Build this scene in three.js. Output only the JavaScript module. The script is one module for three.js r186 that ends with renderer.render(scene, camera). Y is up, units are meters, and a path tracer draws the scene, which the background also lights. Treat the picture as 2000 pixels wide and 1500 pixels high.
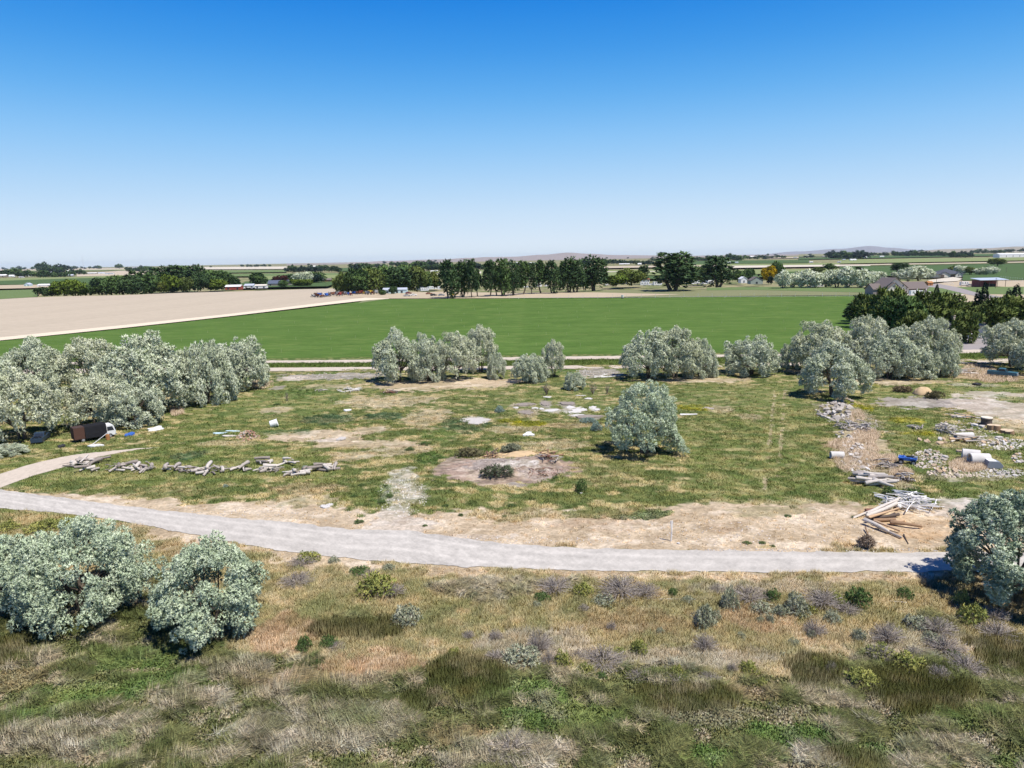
import * as THREE from 'three';
import { mergeGeometries } from 'three/addons/utils/BufferGeometryUtils.js';

// ---------- camera: drone at 27 m, 24 mm equivalent lens ----------
const EYE = 27, FOCAL = 1388, PITCH = 10.05, ROLL = -1.1;
const scene = new THREE.Scene();
const camera = new THREE.PerspectiveCamera(2 * Math.atan(750 / FOCAL) * 180 / Math.PI, 4 / 3, 0.5, 90000);
camera.position.set(0, EYE, 0);
camera.quaternion.setFromEuler(new THREE.Euler(-PITCH * Math.PI / 180, 0, 0))
  .multiply(new THREE.Quaternion().setFromAxisAngle(new THREE.Vector3(0, 0, 1), ROLL * Math.PI / 180));
camera.updateMatrixWorld();

// ---------- sky ----------
{
  const W = 512, H = 512, d = new Float32Array(W * H * 4), lin = (v) => { v /= 255; return v <= 0.04045 ? v / 12.92 : ((v + 0.055) / 1.055) ** 2.4; };
  const stops = [[-90, 205, 215, 225], [0, 224, 237, 248], [1.2, 221, 236, 250], [3.5, 202, 227, 250], [6, 175, 214, 249], [9, 140, 197, 247], [12, 102, 176, 241], [15, 69, 155, 234], [18.5, 38, 134, 226], [24, 28, 113, 210], [35, 21, 88, 188], [60, 15, 66, 160], [90, 13, 60, 150]];
  for (let r = 0; r < H; r++) {
    const el = (r + 0.5) / H * 180 - 90;
    let k = 1; while (k < stops.length - 1 && stops[k][0] < el) k++;
    const a = stops[k - 1], b = stops[k], t = Math.min(1, Math.max(0, (el - a[0]) / (b[0] - a[0])));
    for (let c = 0; c < W; c++) {
      for (let j = 0; j < 3; j++) d[(r * W + c) * 4 + j] = lin(a[j + 1] + (b[j + 1] - a[j + 1]) * t) / 1.28;
      d[(r * W + c) * 4 + 3] = 1;
    }
  }
  const sky = new THREE.DataTexture(d, W, H, THREE.RGBAFormat, THREE.FloatType);
  sky.mapping = THREE.EquirectangularReflectionMapping; sky.magFilter = sky.minFilter = THREE.LinearFilter; sky.needsUpdate = true;
  scene.background = sky; scene.environment = sky;
}
// ---------- sun: high, behind the camera's right shoulder ----------
const sun = new THREE.DirectionalLight(new THREE.Color(1, 0.955, 0.88), 4.6);
{
  const el = 63 * Math.PI / 180, dx = 0.74, dz = 0.67;
  sun.position.set(dx * Math.cos(el) * 400, Math.sin(el) * 400, dz * Math.cos(el) * 400 - 100);
  sun.target.position.set(0, 0, -100); scene.add(sun, sun.target);
  sun.castShadow = true; sun.shadow.mapSize.set(4096, 4096);
  Object.assign(sun.shadow.camera, { left: -250, right: 250, top: 300, bottom: -300, near: 1, far: 1500 });
}
const renderer = new THREE.WebGLRenderer({ antialias: true });
renderer.toneMapping = THREE.LinearToneMapping; renderer.toneMappingExposure = 1.28; renderer.shadowMap.enabled = true;

// ---------- helpers ----------
const V = (x, y, z) => new THREE.Vector3(x, y, z);
const C = (r, g, b) => new THREE.Color().setRGB(r, g, b);
function rng(a) { return () => { a |= 0; a = a + 0x6D2B79F5 | 0; let t = Math.imul(a ^ a >>> 15, 1 | a); t = t + Math.imul(t ^ t >>> 7, 61 | t) ^ t; return ((t ^ t >>> 14) >>> 0) / 4294967296; }; }
const lattice = (() => { const r = rng(77), a = new Float32Array(65536); for (let i = 0; i < 65536; i++) a[i] = r(); return a; })();
function noise(x, y) {   // smooth value noise, 0..1
  const xi = Math.floor(x), yi = Math.floor(y); let fx = x - xi, fy = y - yi; fx = fx * fx * (3 - 2 * fx); fy = fy * fy * (3 - 2 * fy);
  const x0 = xi & 255, x1 = xi + 1 & 255, y0 = (yi & 255) << 8, y1 = (yi + 1 & 255) << 8;
  const a = lattice[y0 | x0], b = lattice[y0 | x1], c = lattice[y1 | x0], d = lattice[y1 | x1];
  return a + (b - a) * fx + (c - a + (a - b - c + d) * fx) * fy;
}
const fbm = (x, y, o = 4) => { let s = 0, a = 0.5, n = 0; for (let i = 0; i < o; i++) { s += a * noise(x, y); n += a; a *= 0.5; x = x * 2.03 + 17.3; y = y * 2.03 - 9.1; } return s / n; };
const smooth = (a, b, x) => { x = Math.min(1, Math.max(0, (x - a) / (b - a))); return x * x * (3 - 2 * x); };
const mix = (a, b, t) => a + (b - a) * t;
// pixel of the 2000 x 1500 photograph -> direction -> point on the ground
const ray = (px, py) => V((px - 1000) / FOCAL, -(py - 750) / FOCAL, -1).applyQuaternion(camera.quaternion);
const G = (px, py, y = 0) => { const d = ray(px, py); return d.multiplyScalar((y - EYE) / d.y).add(camera.position); };
const inv = camera.quaternion.clone().invert();
const scaleAt = (p) => FOCAL / -p.clone().sub(camera.position).applyQuaternion(inv).z;   // photograph pixels per metre there
const heightTo = (base, px, py) => { const d = ray(px, py); return EYE + d.y * base.z / d.z; };
const taken = new Map();
const numbered = (n) => { const k = taken.get(n) ?? 0; taken.set(n, k + 1); return k ? n + '_' + String(k).padStart(3, '0') : n; };
function tag(o, label, category, group, kind) { if (label) o.userData.label = label; if (category) o.userData.category = category; if (group) o.userData.group = group; if (kind) o.userData.kind = kind; return o; }
function shade(o) { o.traverse((m) => { if (m.isMesh) m.castShadow = m.receiveShadow = true; }); return o; }
function put(o, name) { o.name = numbered(name); scene.add(shade(o)); return o; }
function part(name, geo, mat, parent) { const m = new THREE.Mesh(geo, mat); m.name = name; parent.add(m); return m; }
const std = (r, g, b, rough = 0.9, more = {}) => new THREE.MeshStandardMaterial({ color: C(r, g, b), roughness: rough, ...more });
const vmat = (rough = 0.9, more = {}) => new THREE.MeshPhysicalMaterial({ vertexColors: true, roughness: rough, specularIntensity: 0.12, ...more });
const matte = (map, more = {}) => new THREE.MeshPhysicalMaterial({ map, roughness: 1, specularIntensity: 0.06, ...more });   // soil, grass, crops: no sheen at low angles
// triangle soup with a colour for each face
class Soup {
  constructor() { this.p = []; this.c = []; this.n = []; }
  tri(a, b, c, k, lean, w = 0.6) {   // lean: the way the whole sprig faces; the leaf's normal is bent that way
    const n = b.clone().sub(a).cross(c.clone().sub(a)).normalize();
    if (lean && n.dot(lean) < 0) { n.negate(); [b, c] = [c, b]; }
    this.p.push(a.x, a.y, a.z, b.x, b.y, b.z, c.x, c.y, c.z);
    if (lean) { n.multiplyScalar(1 - w).addScaledVector(lean, w).normalize(); }
    for (let i = 0; i < 3; i++) { this.c.push(k[0], k[1], k[2]); this.n.push(n.x, n.y, n.z); }
  }
  geo() { const g = new THREE.BufferGeometry(); g.setAttribute('position', new THREE.Float32BufferAttribute(this.p, 3)); g.setAttribute('normal', new THREE.Float32BufferAttribute(this.n, 3)); g.setAttribute('color', new THREE.Float32BufferAttribute(this.c, 3)); return g; }
}
function dot2(ax, ay, bx, by, x, y) { const vx = bx - ax, vy = by - ay, t = Math.min(1, Math.max(0, ((x - ax) * vx + (y - ay) * vy) / (vx * vx + vy * vy + 1e-9))); return Math.hypot(x - ax - vx * t, y - ay - vy * t); }
function inPoly(P, x, z) { let s = false; for (let i = 0, j = P.length - 1; i < P.length; j = i++) if ((P[i][1] > z) !== (P[j][1] > z) && x < (P[j][0] - P[i][0]) * (z - P[i][1]) / (P[j][1] - P[i][1]) + P[i][0]) s = !s; return s; }
function edgeDist(P, x, z) { let d = 1e9; for (let i = 0, j = P.length - 1; i < P.length; j = i++) d = Math.min(d, dot2(P[j][0], P[j][1], P[i][0], P[i][1], x, z)); return inPoly(P, x, z) ? d : -d; }
const worldPoly = (pts) => pts.map(([x, y]) => { const p = G(x, y); return [p.x, p.z]; });
// ---------- ground ----------
const roadTop = [[-420, 905], [-200, 933], [0, 957], [60, 965], [140, 975], [250, 989], [350, 1001], [450, 1011], [560, 1021], [680, 1034], [740, 1035], [800, 1038], [900, 1052], [1000, 1063], [1100, 1069], [1200, 1073], [1300, 1075], [1500, 1077], [1700, 1079], [1850, 1079], [2000, 1080], [2300, 1082]];
const roadLow = [[-420, 935], [-200, 966], [0, 992], [100, 1001], [200, 1013], [290, 1028], [420, 1053], [540, 1075], [620, 1085], [700, 1093], [800, 1101], [900, 1107], [1000, 1111], [1100, 1114], [1300, 1117], [1500, 1118], [1700, 1117], [1850, 1117], [2000, 1118], [2300, 1120]];
const trackTop = [[-260, 985], [-120, 962], [0, 926], [40, 913], [80, 902], [120, 893], [160, 887], [200, 882], [240, 878.5], [275, 876], [310, 873.5]];
const trackLow = [[-260, 1005], [-120, 985], [0, 953], [40, 938], [80, 925], [120, 914], [150, 902], [190, 893], [240, 883], [275, 877.5], [310, 874]];
const laneTop = [[-300, 727], [0, 722], [300, 719], [520, 718.5], [740, 717], [1000, 715], [1200, 713.5], [1400, 711], [1700, 706], [2000, 700], [2400, 693]];
const laneLow = [[-300, 737], [0, 731], [300, 727], [520, 725.5], [740, 724], [1000, 721.5], [1200, 719.5], [1400, 717], [1700, 713], [2000, 708], [2400, 701]];
const bankTop = [[-300, 713], [0, 709], [300, 706], [520, 704.5], [700, 703], [850, 700], [1100, 696.5], [1400, 693], [1500, 692], [1700, 688], [1850, 684], [2000, 681], [2400, 672]];
const bankLow = [[-300, 719], [0, 714.5], [300, 711.5], [520, 710], [700, 708.5], [850, 706.5], [1100, 703], [1400, 698.5], [1500, 697], [1700, 693.5], [1850, 690.5], [2000, 688], [2400, 679]];
const road = worldPoly([...roadTop, ...[...roadLow].reverse()]), track = worldPoly([...trackTop, ...[...trackLow].reverse()]);
const mounds = [[985, 912, 5.6, 3.2, 0.8], [1075, 908, 3.4, 2.6, 0.9], [1640, 806, 3, 3.6, 0.7], [1680, 835, 3, 2.5, 0.5], [1668, 890, 2.6, 6, 0.4], [1705, 940, 3, 3, 0.35], [1850, 848, 3.5, 3, 0.4], [1860, 922, 4, 2, 0.35], [575, 737, 3.5, 3, 0.5], [470, 850, 2, 2, 0.2]].map(([px, py, a, b, h]) => { const p = G(px, py); return [p.x, p.z, a, b, h]; });
// distance to the road and the track, looked up on a half-metre grid
const flatGrid = (() => { const nx = 721, nz = 361, g = new Float32Array(nx * nz); for (let j = 0; j < nz; j++) for (let i = 0; i < nx; i++) { const x = -180 + i * 0.5, z = -18 - j * 0.5; g[j * nx + i] = Math.max(edgeDist(road, x, z), -z < 130 ? edgeDist(track, x, z) : -99); } return (x, z) => { const u = Math.min(nx - 1.01, Math.max(0, (x + 180) * 2)), v = Math.min(nz - 1.01, Math.max(0, (-z - 18) * 2)), i = Math.floor(u), j = Math.floor(v), a = j * nx + i; return mix(mix(g[a], g[a + 1], u - i), mix(g[a + nx], g[a + nx + 1], u - i), v - j); }; })();
function relief(x, z) {
  const d = -z;
  let a = 0.5 * (fbm(x / 11, z / 11, 3) - 0.5) + 0.14 * (noise(x / 1.7, z / 1.7) - 0.5);
  if (d > 175) a *= 1 - smooth(175, 186, d);
  const flat = flatGrid(x, z);
  a *= smooth(0.2, 3.5, -flat);
  if (d < 62) a -= 1.1 * smooth(62, 44, d) * smooth(0.5, 8, -flat);                       // the verge falls away into a damp hollow
  for (const [mx, mz, ma, mb, h] of mounds) { const q = ((x - mx) / ma) ** 2 + ((z - mz) / mb) ** 2; if (q < 6) a += h * Math.exp(-q) * (0.8 + 0.4 * noise(x * 1.3, z * 1.3)); }
  return a;
}
// pixel -> point on the uneven ground
const GR = (px, py) => { let y = 0, p; for (let i = 0; i < 4; i++) { p = G(px, py, y); y = relief(p.x, p.z); } p.y = y; return p; };
const zonePoly = (pts) => pts.map(([x, y]) => { const p = GR(x, y); return [p.x, p.z]; });
// kinds of ground: three tones each (linear), patch size in metres
const KIND = {
  green: [[0.128, 0.158, 0.048], [0.084, 0.120, 0.036], [0.255, 0.238, 0.098], 1.1, 1],
  pasture: [[0.150, 0.162, 0.055], [0.088, 0.114, 0.037], [0.350, 0.292, 0.150], 1.0, 1],
  lush: [[0.085, 0.150, 0.036], [0.060, 0.115, 0.030], [0.150, 0.195, 0.055], 0.9],
  bluegreen: [[0.070, 0.125, 0.065], [0.048, 0.098, 0.050], [0.140, 0.170, 0.085], 1.0],
  khaki: [[0.230, 0.205, 0.095], [0.150, 0.160, 0.065], [0.340, 0.265, 0.140], 1.1],
  dry: [[0.475, 0.375, 0.255], [0.375, 0.290, 0.190], [0.570, 0.470, 0.345], 1.4],
  rust: [[0.450, 0.300, 0.160], [0.350, 0.240, 0.135], [0.560, 0.420, 0.250], 1.2],
  pink: [[0.330, 0.225, 0.145], [0.230, 0.170, 0.095], [0.420, 0.310, 0.210], 0.9],
  straw: [[0.320, 0.272, 0.195], [0.180, 0.165, 0.098], [0.490, 0.425, 0.335], 0.6],
  scrub: [[0.300, 0.250, 0.140], [0.215, 0.195, 0.100], [0.400, 0.325, 0.205], 0.8],
  wet: [[0.135, 0.138, 0.055], [0.082, 0.096, 0.034], [0.300, 0.255, 0.172], 0.7],
  rush: [[0.046, 0.048, 0.014], [0.030, 0.034, 0.010], [0.080, 0.068, 0.024], 0.6],
  bare: [[0.480, 0.410, 0.330], [0.390, 0.325, 0.255], [0.560, 0.500, 0.420], 1.6],
  grey: [[0.330, 0.290, 0.255], [0.260, 0.225, 0.198], [0.420, 0.375, 0.330], 1.5],
  white: [[0.500, 0.455, 0.390], [0.360, 0.320, 0.250], [0.600, 0.560, 0.500], 0.5],
  burn: [[0.345, 0.250, 0.190], [0.225, 0.168, 0.135], [0.450, 0.355, 0.280], 0.8],
  mustard: [[0.260, 0.250, 0.022], [0.170, 0.190, 0.024], [0.420, 0.370, 0.020], 0.6],
  sand: [[0.560, 0.410, 0.240], [0.470, 0.335, 0.190], [0.620, 0.480, 0.300], 0.9],
};
const KINDS = Object.keys(KIND);
const tone = [0, 0, 0];
function kindColor(kind, x, z) {
  const K = KIND[kind], s = K[3], a = smooth(0.34, 0.66, fbm(x / s / 1.6 + 31, z / s - 12, 3)), b = smooth(K[4] ? 0.495 : 0.50, K[4] ? 0.67 : 0.72, fbm(x / s / 1.9 - 70, z / s * 0.8 + 45, 4)), g = (0.74 + 0.52 * noise(x * 7.3, z * 7.3)) * (0.84 + 0.32 * noise(x * 2.7 + 50, z * 2.7));
  for (let j = 0; j < 3; j++) tone[j] = mix(mix(K[0][j], K[1][j], a), K[2][j], b) * g;
  return tone;
}
// patches read off the photograph: kind, centre and half sizes in its pixels, strength (the list runs from large to small)
const zones = [
  ['khaki', [[-600, 1000], [0, 1000], [700, 1100], [1200, 1118], [2500, 1120], [2500, 1260], [-600, 1260]], 0.5],
  ['wet', [[-600, 1180], [60, 1170], [330, 1130], [400, 1210], [520, 1270], [700, 1330], [840, 1275], [1000, 1330], [1250, 1330], [1480, 1320], [1640, 1290], [1850, 1290], [2500, 1230], [2500, 2000], [-600, 2000]], 1],
  ['dry', [[-400, 988], [0, 950], [250, 975], [480, 985], [640, 985], [700, 1005], [830, 1000], [1000, 1000], [1180, 1008], [1320, 988], [1500, 985], [1640, 975], [1700, 990], [1860, 1000], [2400, 1005], [2400, 1082], [1300, 1082], [700, 1045], [-400, 960]], 0.95],
  ['dry', [[280, 1026], [540, 1072], [800, 1099], [1100, 1113], [1500, 1116], [2400, 1116], [2400, 1142], [1500, 1142], [1000, 1134], [640, 1112], [280, 1042]], 0.9],
  ['green', [[-300, 950], [0, 900], [130, 885], [300, 868], [520, 865], [640, 900], [660, 930], [500, 940], [300, 945], [120, 945], [60, 960]], 0.7],
  ['green', [[320, 860], [360, 820], [470, 775], [560, 745], [700, 745], [680, 790], [560, 840], [420, 860]], 0.75],
  ['green', [[1330, 760], [1560, 745], [1610, 790], [1600, 860], [1630, 930], [1700, 975], [1560, 985], [1330, 970]], 0.6],
  ['green', [[1700, 760], [1980, 740], [2000, 770], [1800, 800], [1860, 830], [2000, 850], [2000, 960], [1850, 975], [1760, 900], [1700, 800]], 0.8],
];
const patches = [
  ['dry', 860, 750, 160, 11, .9], ['dry', 960, 746, 70, 7, 1], ['dry', 1370, 742, 90, 6, .8], ['dry', 1730, 744, 120, 7, .8], ['dry', 640, 755, 60, 6, .6], ['dry', 350, 770, 50, 6, .4],
  ['grey', 650, 735, 130, 6, .8], ['grey', 1160, 728, 60, 9, .8], ['bare', 570, 737, 30, 5, .9], ['pink', 1640, 725, 100, 9, .6], ['grey', 545, 757, 18, 4, .8],
  ['dry', 760, 785, 100, 12, .55], ['dry', 830, 815, 50, 22, .55], ['dry', 620, 850, 90, 11, .95], ['dry', 720, 868, 110, 9, .8], ['dry', 660, 862, 50, 8, .8], ['dry', 720, 840, 40, 8, .7], ['dry', 560, 855, 40, 7, .8], ['bare', 640, 860, 45, 4, .9],
  ['dry', 430, 865, 80, 6, .5], ['dry', 540, 800, 30, 9, .6], ['dry', 790, 880, 60, 12, .6], ['dry', 690, 890, 50, 10, .6],
  ['bluegreen', 640, 820, 55, 10, .8], ['bluegreen', 750, 812, 45, 7, .8], ['bluegreen', 560, 845, 50, 6, .5], ['lush', 590, 765, 60, 10, .6], ['bluegreen', 370, 890, 40, 8, .7], ['bluegreen', 910, 830, 50, 18, .6], ['lush', 840, 895, 28, 12, .9], ['green', 1080, 790, 110, 26, .7], ['lush', 860, 850, 40, 10, .5],
  ['dry', 1010, 838, 60, 8, .5], ['pink', 1120, 830, 60, 7, .5], ['dry', 1100, 870, 60, 12, .5], ['dry', 1400, 800, 40, 8, .5], ['dry', 1460, 815, 25, 8, .5], ['dry', 1040, 870, 60, 10, .4], ['khaki', 1180, 920, 70, 30, .4],
  ['mustard', 1035, 828, 34, 6, .9], ['mustard', 995, 822, 26, 4, .7], ['mustard', 1350, 797, 36, 6, .8], ['mustard', 1698, 750, 12, 6, .8], ['mustard', 1682, 795, 14, 9, .9], ['mustard', 1770, 822, 36, 7, .6], ['mustard', 1795, 848, 32, 7, .6], ['mustard', 1500, 1068, 20, 3, .3],
  ['white', 785, 935, 34, 30, .6], ['green', 800, 945, 16, 8, .6], ['white', 792, 965, 45, 22, .6], ['green', 770, 962, 14, 7, .7], ['white', 770, 1000, 40, 20, .65], ['khaki', 800, 985, 20, 8, .6], ['white', 1122, 800, 30, 8, .8], ['white', 1160, 799, 14, 6, .8], ['white', 1078, 802, 22, 5, .7], ['straw', 1030, 806, 24, 8, .8], ['grey', 1066, 790, 14, 8, .8], ['grey', 1108, 790, 22, 7, .7], ['straw', 1025, 791, 30, 5, .8], ['grey', 1150, 815, 40, 6, .7], ['bare', 790, 1025, 90, 16, .8], ['white', 930, 821, 26, 7, .8],
  ['dry', 560, 985, 90, 18, .6], ['khaki', 320, 960, 120, 10, .5], ['pink', 600, 955, 80, 12, .5], ['lush', 745, 965, 22, 20, .6], ['khaki', 1020, 1005, 120, 14, .6], ['lush', 1240, 1008, 75, 9, .85], ['khaki', 1180, 1003, 70, 10, .8],
  ['rust', 1770, 1020, 95, 34, .75], ['rust', 1670, 1060, 40, 14, .5], ['pink', 1420, 1030, 60, 12, .4], ['pink', 1180, 1025, 120, 14, .4], ['khaki', 1500, 1000, 90, 12, .5], ['bare', 900, 1050, 140, 9, .5],
  ['bare', 1950, 1000, 120, 30, .9], ['bare', 1880, 985, 60, 18, .7], ['grey', 1800, 786, 92, 13, .95], ['grey', 1890, 790, 60, 12, .8], ['bare', 1960, 800, 90, 26, .9], ['bare', 1950, 772, 80, 9, .8], ['green', 1985, 780, 36, 9, .9], ['dry', 1975, 830, 50, 16, .6], ['pink', 1930, 735, 70, 12, .8], ['bare', 1900, 752, 60, 4, .4],
  ['burn', 985, 912, 132, 26, 1], ['burn', 890, 908, 45, 20, .9], ['grey', 960, 905, 60, 10, .8], ['white', 1010, 905, 46, 7, .85], ['grey', 1060, 915, 50, 16, .5], ['grey', 1010, 947, 22, 5, .9], ['sand', 1020, 889, 55, 6, 1],
  ['pink', 1650, 870, 40, 14, .8], ['dry', 1690, 860, 40, 26, .7], ['pink', 1700, 900, 45, 40, .7], ['straw', 1690, 915, 45, 40, .6], ['straw', 1660, 810, 46, 26, .6], ['straw', 1880, 930, 110, 12, .5], ['dry', 1900, 910, 60, 10, .7], ['straw', 1890, 850, 60, 24, .4], ['dry', 1860, 870, 40, 8, .4],
  // between the road and the hollow
  ['khaki', 60, 1020, 110, 22, .9], ['pink', 360, 1075, 60, 20, .6], ['scrub', 600, 1150, 90, 50, .7], ['khaki', 640, 1190, 80, 30, .7], ['khaki', 850, 1190, 110, 30, .5], ['straw', 950, 1150, 150, 22, .6], ['pink', 1250, 1220, 130, 30, .6], ['pink', 1480, 1210, 130, 30, .7], ['pink', 1600, 1240, 80, 30, .4], ['grey', 1490, 1150, 200, 16, .4], ['khaki', 1750, 1150, 120, 18, .6], ['wet', 1830, 1220, 50, 20, .6], ['grey', 1780, 1260, 120, 40, .4], ['grey', 1050, 1260, 140, 30, .5], ['grey', 1330, 1290, 170, 22, .5], ['wet', 700, 1215, 110, 14, .6],
  // the damp hollow
  ['pink', 560, 1240, 70, 40, .9], ['pink', 740, 1300, 120, 34, .9], ['pink', 600, 1330, 150, 30, .5], ['straw', 470, 1310, 70, 22, .7], ['straw', 600, 1430, 220, 50, .7], ['straw', 380, 1370, 90, 24, .6], ['straw', 120, 1450, 150, 46, .8], ['straw', 1000, 1480, 130, 36, .9], ['straw', 1380, 1400, 120, 30, .5], ['pink', 1480, 1360, 60, 20, .5], ['straw', 1620, 1490, 120, 30, .5], ['straw', 1850, 1470, 120, 40, .4], ['pink', 30, 1330, 60, 30, .4], ['pink', 900, 1440, 70, 20, .6],
  ['lush', 250, 1290, 120, 26, .6], ['lush', 180, 1360, 120, 26, .8], ['lush', 330, 1330, 70, 20, .6], ['lush', 60, 1400, 60, 20, .6], ['lush', 1010, 1350, 90, 26, .7], ['lush', 1100, 1400, 130, 34, .6], ['lush', 1540, 1440, 120, 30, .8], ['lush', 1400, 1480, 90, 26, .8], ['lush', 1700, 1475, 90, 26, .7], ['lush', 1880, 1410, 70, 18, .5], ['lush', 220, 1460, 60, 24, .5], ['lush', 690, 1410, 60, 18, .4], ['lush', 1980, 1490, 60, 20, .6],
  ['rush', 700, 1228, 110, 18, .9], ['rush', 920, 1320, 80, 46, .8], ['rush', 830, 1370, 60, 24, .6], ['rush', 1590, 1320, 70, 30, .9], ['rush', 1780, 1350, 110, 44, .95], ['rush', 1970, 1280, 70, 40, .9], ['rush', 10, 1280, 60, 30, .8], ['rush', 1330, 1370, 120, 30, .7], ['rush', 500, 1470, 60, 30, .5], ['rush', 1670, 1490, 60, 24, .7], ['rush', 1250, 1450, 60, 20, .5],
];
const half = (k) => { const [, cx, cy, rx, ry] = k, c = GR(cx, cy), s = scaleAt(c); return { c, a: rx / s, b: Math.abs(GR(cx, cy - ry).z - GR(cx, cy + ry).z) / 2 }; };
class Tile {   // a rectangle of ground with its own computed colours and kinds
  constructor(x0, x1, d0, d1, W, H, base) {
    Object.assign(this, { x0, x1, d0, d1, W, H }); this.col = new Float32Array(W * H * 3); this.kind = new Uint8Array(W * H);
    for (let r = 0; r < H; r++) for (let c = 0; c < W; c++) this.blend(c, r, base, 1);
    for (const [kind, pts, s] of zones) {
      const P = zonePoly(pts), bb = this.box(Math.min(...P.map((p) => p[0])) - 3, Math.max(...P.map((p) => p[0])) + 3, Math.min(...P.map((p) => p[1])) - 3, Math.max(...P.map((p) => p[1])) + 3);
      for (let r = bb[2]; r < bb[3]; r++) for (let c = bb[0]; c < bb[1]; c++) {
        const [x, z] = this.at(c, r), e = edgeDist(P, x, z) + 5.5 * (fbm(x / 5 + 3, z / 5, 4) - 0.5) + 2.2 * (noise(x * 1.1, z * 1.1) - 0.5);
        if (e > -0.6) this.blend(c, r, kind, s * smooth(-0.6, 0.6, e));
      }
    }
    patches.forEach((k, n) => {
      const { c: m, a, b } = half(k), bb = this.box(m.x - a * 1.5, m.x + a * 1.5, m.z - b * 1.5, m.z + b * 1.5), f = 6 / Math.min(a, b);
      for (let r = bb[2]; r < bb[3]; r++) for (let c = bb[0]; c < bb[1]; c++) {
        const [x, z] = this.at(c, r), q = Math.hypot((x - m.x) / a, (z - m.z) / b); if (q > 1.5) continue;
        const w = 1 - q + 0.9 * (fbm(x / 2.6 + n * 7, z / 2.6, 4) - 0.5) + 0.5 * (noise(x * 1.6 + n, z * 1.6) - 0.5), sp = Math.min(0.16, 0.05 * f);
        if (w > 0) this.blend(c, r, k[0], k[5] * smooth(0, sp + 0.1, w) * (0.75 + 0.25 * noise(x * 3, z * 3)));
      }
    });
    // two worn wheel lines in the pasture
    for (const [ax, ay, bx, by] of [[1514, 762, 1492, 965], [1533, 762, 1520, 930]]) {
      const A = G(ax, ay), B = G(bx, by), bb = this.box(Math.min(A.x, B.x) - 1, Math.max(A.x, B.x) + 1, A.z, B.z);
      for (let r = bb[2]; r < bb[3]; r++) for (let c = bb[0]; c < bb[1]; c++) { const [x, z] = this.at(c, r), e = dot2(A.x, A.z, B.x, B.z, x, z); const ww = 0.12 + 0.3 * fbm(x * 0.4, z * 0.5, 3), kk = smooth(0.4, 0.62, fbm(x * 1.3 + 8, z * 0.45, 3)); if (e < ww) this.blend(c, r, 'dry', 0.6 * kk); }
    }
  }
  at(c, r) { return [this.x0 + (c + 0.5) / this.W * (this.x1 - this.x0), -(this.d0 + (r + 0.5) / this.H * (this.d1 - this.d0))]; }
  box(xa, xb, za, zb) { const u = (x) => (x - this.x0) / (this.x1 - this.x0) * this.W, v = (z) => (-z - this.d0) / (this.d1 - this.d0) * this.H, k = (v0, m) => Math.max(0, Math.min(m, Math.round(v0))); return [k(u(xa), this.W), k(u(xb), this.W), k(v(zb), this.H), k(v(za), this.H)]; }
  blend(c, r, kind, s) { const [x, z] = this.at(c, r), t = kindColor(kind, x, z), i = (r * this.W + c) * 3; for (let j = 0; j < 3; j++) this.col[i + j] = mix(this.col[i + j], t[j], s); if (s > 0.5) this.kind[r * this.W + c] = KINDS.indexOf(kind); }
  look(x, z) { const c = Math.floor((x - this.x0) / (this.x1 - this.x0) * this.W), r = Math.floor((-z - this.d0) / (this.d1 - this.d0) * this.H); if (c < 0 || r < 0 || c >= this.W || r >= this.H) return null; const i = (r * this.W + c) * 3; return [this.col[i], this.col[i + 1], this.col[i + 2], KINDS[this.kind[r * this.W + c]]]; }
  mesh(step) {
    const nx = Math.round((this.x1 - this.x0) / step), nz = Math.round((this.d1 - this.d0) / step), P = [], U = [], I = [];
    for (let j = 0; j <= nz; j++) for (let i = 0; i <= nx; i++) { const x = mix(this.x0, this.x1, i / nx), z = -mix(this.d0, this.d1, j / nz); P.push(x, relief(x, z), z); U.push(i / nx, j / nz); }
    for (let j = 0; j < nz; j++) for (let i = 0; i < nx; i++) { const a = j * (nx + 1) + i, b = a + 1, c = a + nx + 1, d = c + 1; I.push(a, b, c, b, d, c); }
    const g = new THREE.BufferGeometry(); g.setAttribute('position', new THREE.Float32BufferAttribute(P, 3)); g.setAttribute('uv', new THREE.Float32BufferAttribute(U, 2)); g.setIndex(I); g.computeVertexNormals();
    return new THREE.Mesh(g, matte(picture(this.W, this.H, this.col)));
  }
}
function picture(W, H, col) {
  const d = new Uint8Array(W * H * 4), g = (v) => { v = Math.min(1, Math.max(0, v)); return Math.round(255 * (v <= 0.0031308 ? v * 12.92 : 1.055 * v ** (1 / 2.4) - 0.055)); };
  for (let i = 0; i < W * H; i++) { d[i * 4] = g(col[i * 3]); d[i * 4 + 1] = g(col[i * 3 + 1]); d[i * 4 + 2] = g(col[i * 3 + 2]); d[i * 4 + 3] = 255; }
  const t = new THREE.DataTexture(d, W, H, THREE.RGBAFormat); t.colorSpace = THREE.SRGBColorSpace; t.magFilter = THREE.LinearFilter; t.minFilter = THREE.LinearMipmapLinearFilter; t.generateMipmaps = true; t.needsUpdate = true; return t;
}
const tileA = new Tile(-64, 64, 20, 72, 2048, 832, 'scrub'), tileB = new Tile(-104, 104, 72, 124, 2048, 768, 'pasture'), tileC = new Tile(-176, 176, 124, 186, 2048, 512, 'pasture');
const groundAt = (x, z) => (-z < 72 ? tileA : -z < 124 ? tileB : tileC).look(x, z);
tag(put(tileA.mesh(0.55), 'scrubland'), null, null, null, 'structure');
tag(put(tileB.mesh(0.8), 'pasture'), null, null, null, 'structure');
tag(put(tileC.mesh(1.6), 'meadow'), null, null, null, 'structure');
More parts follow.
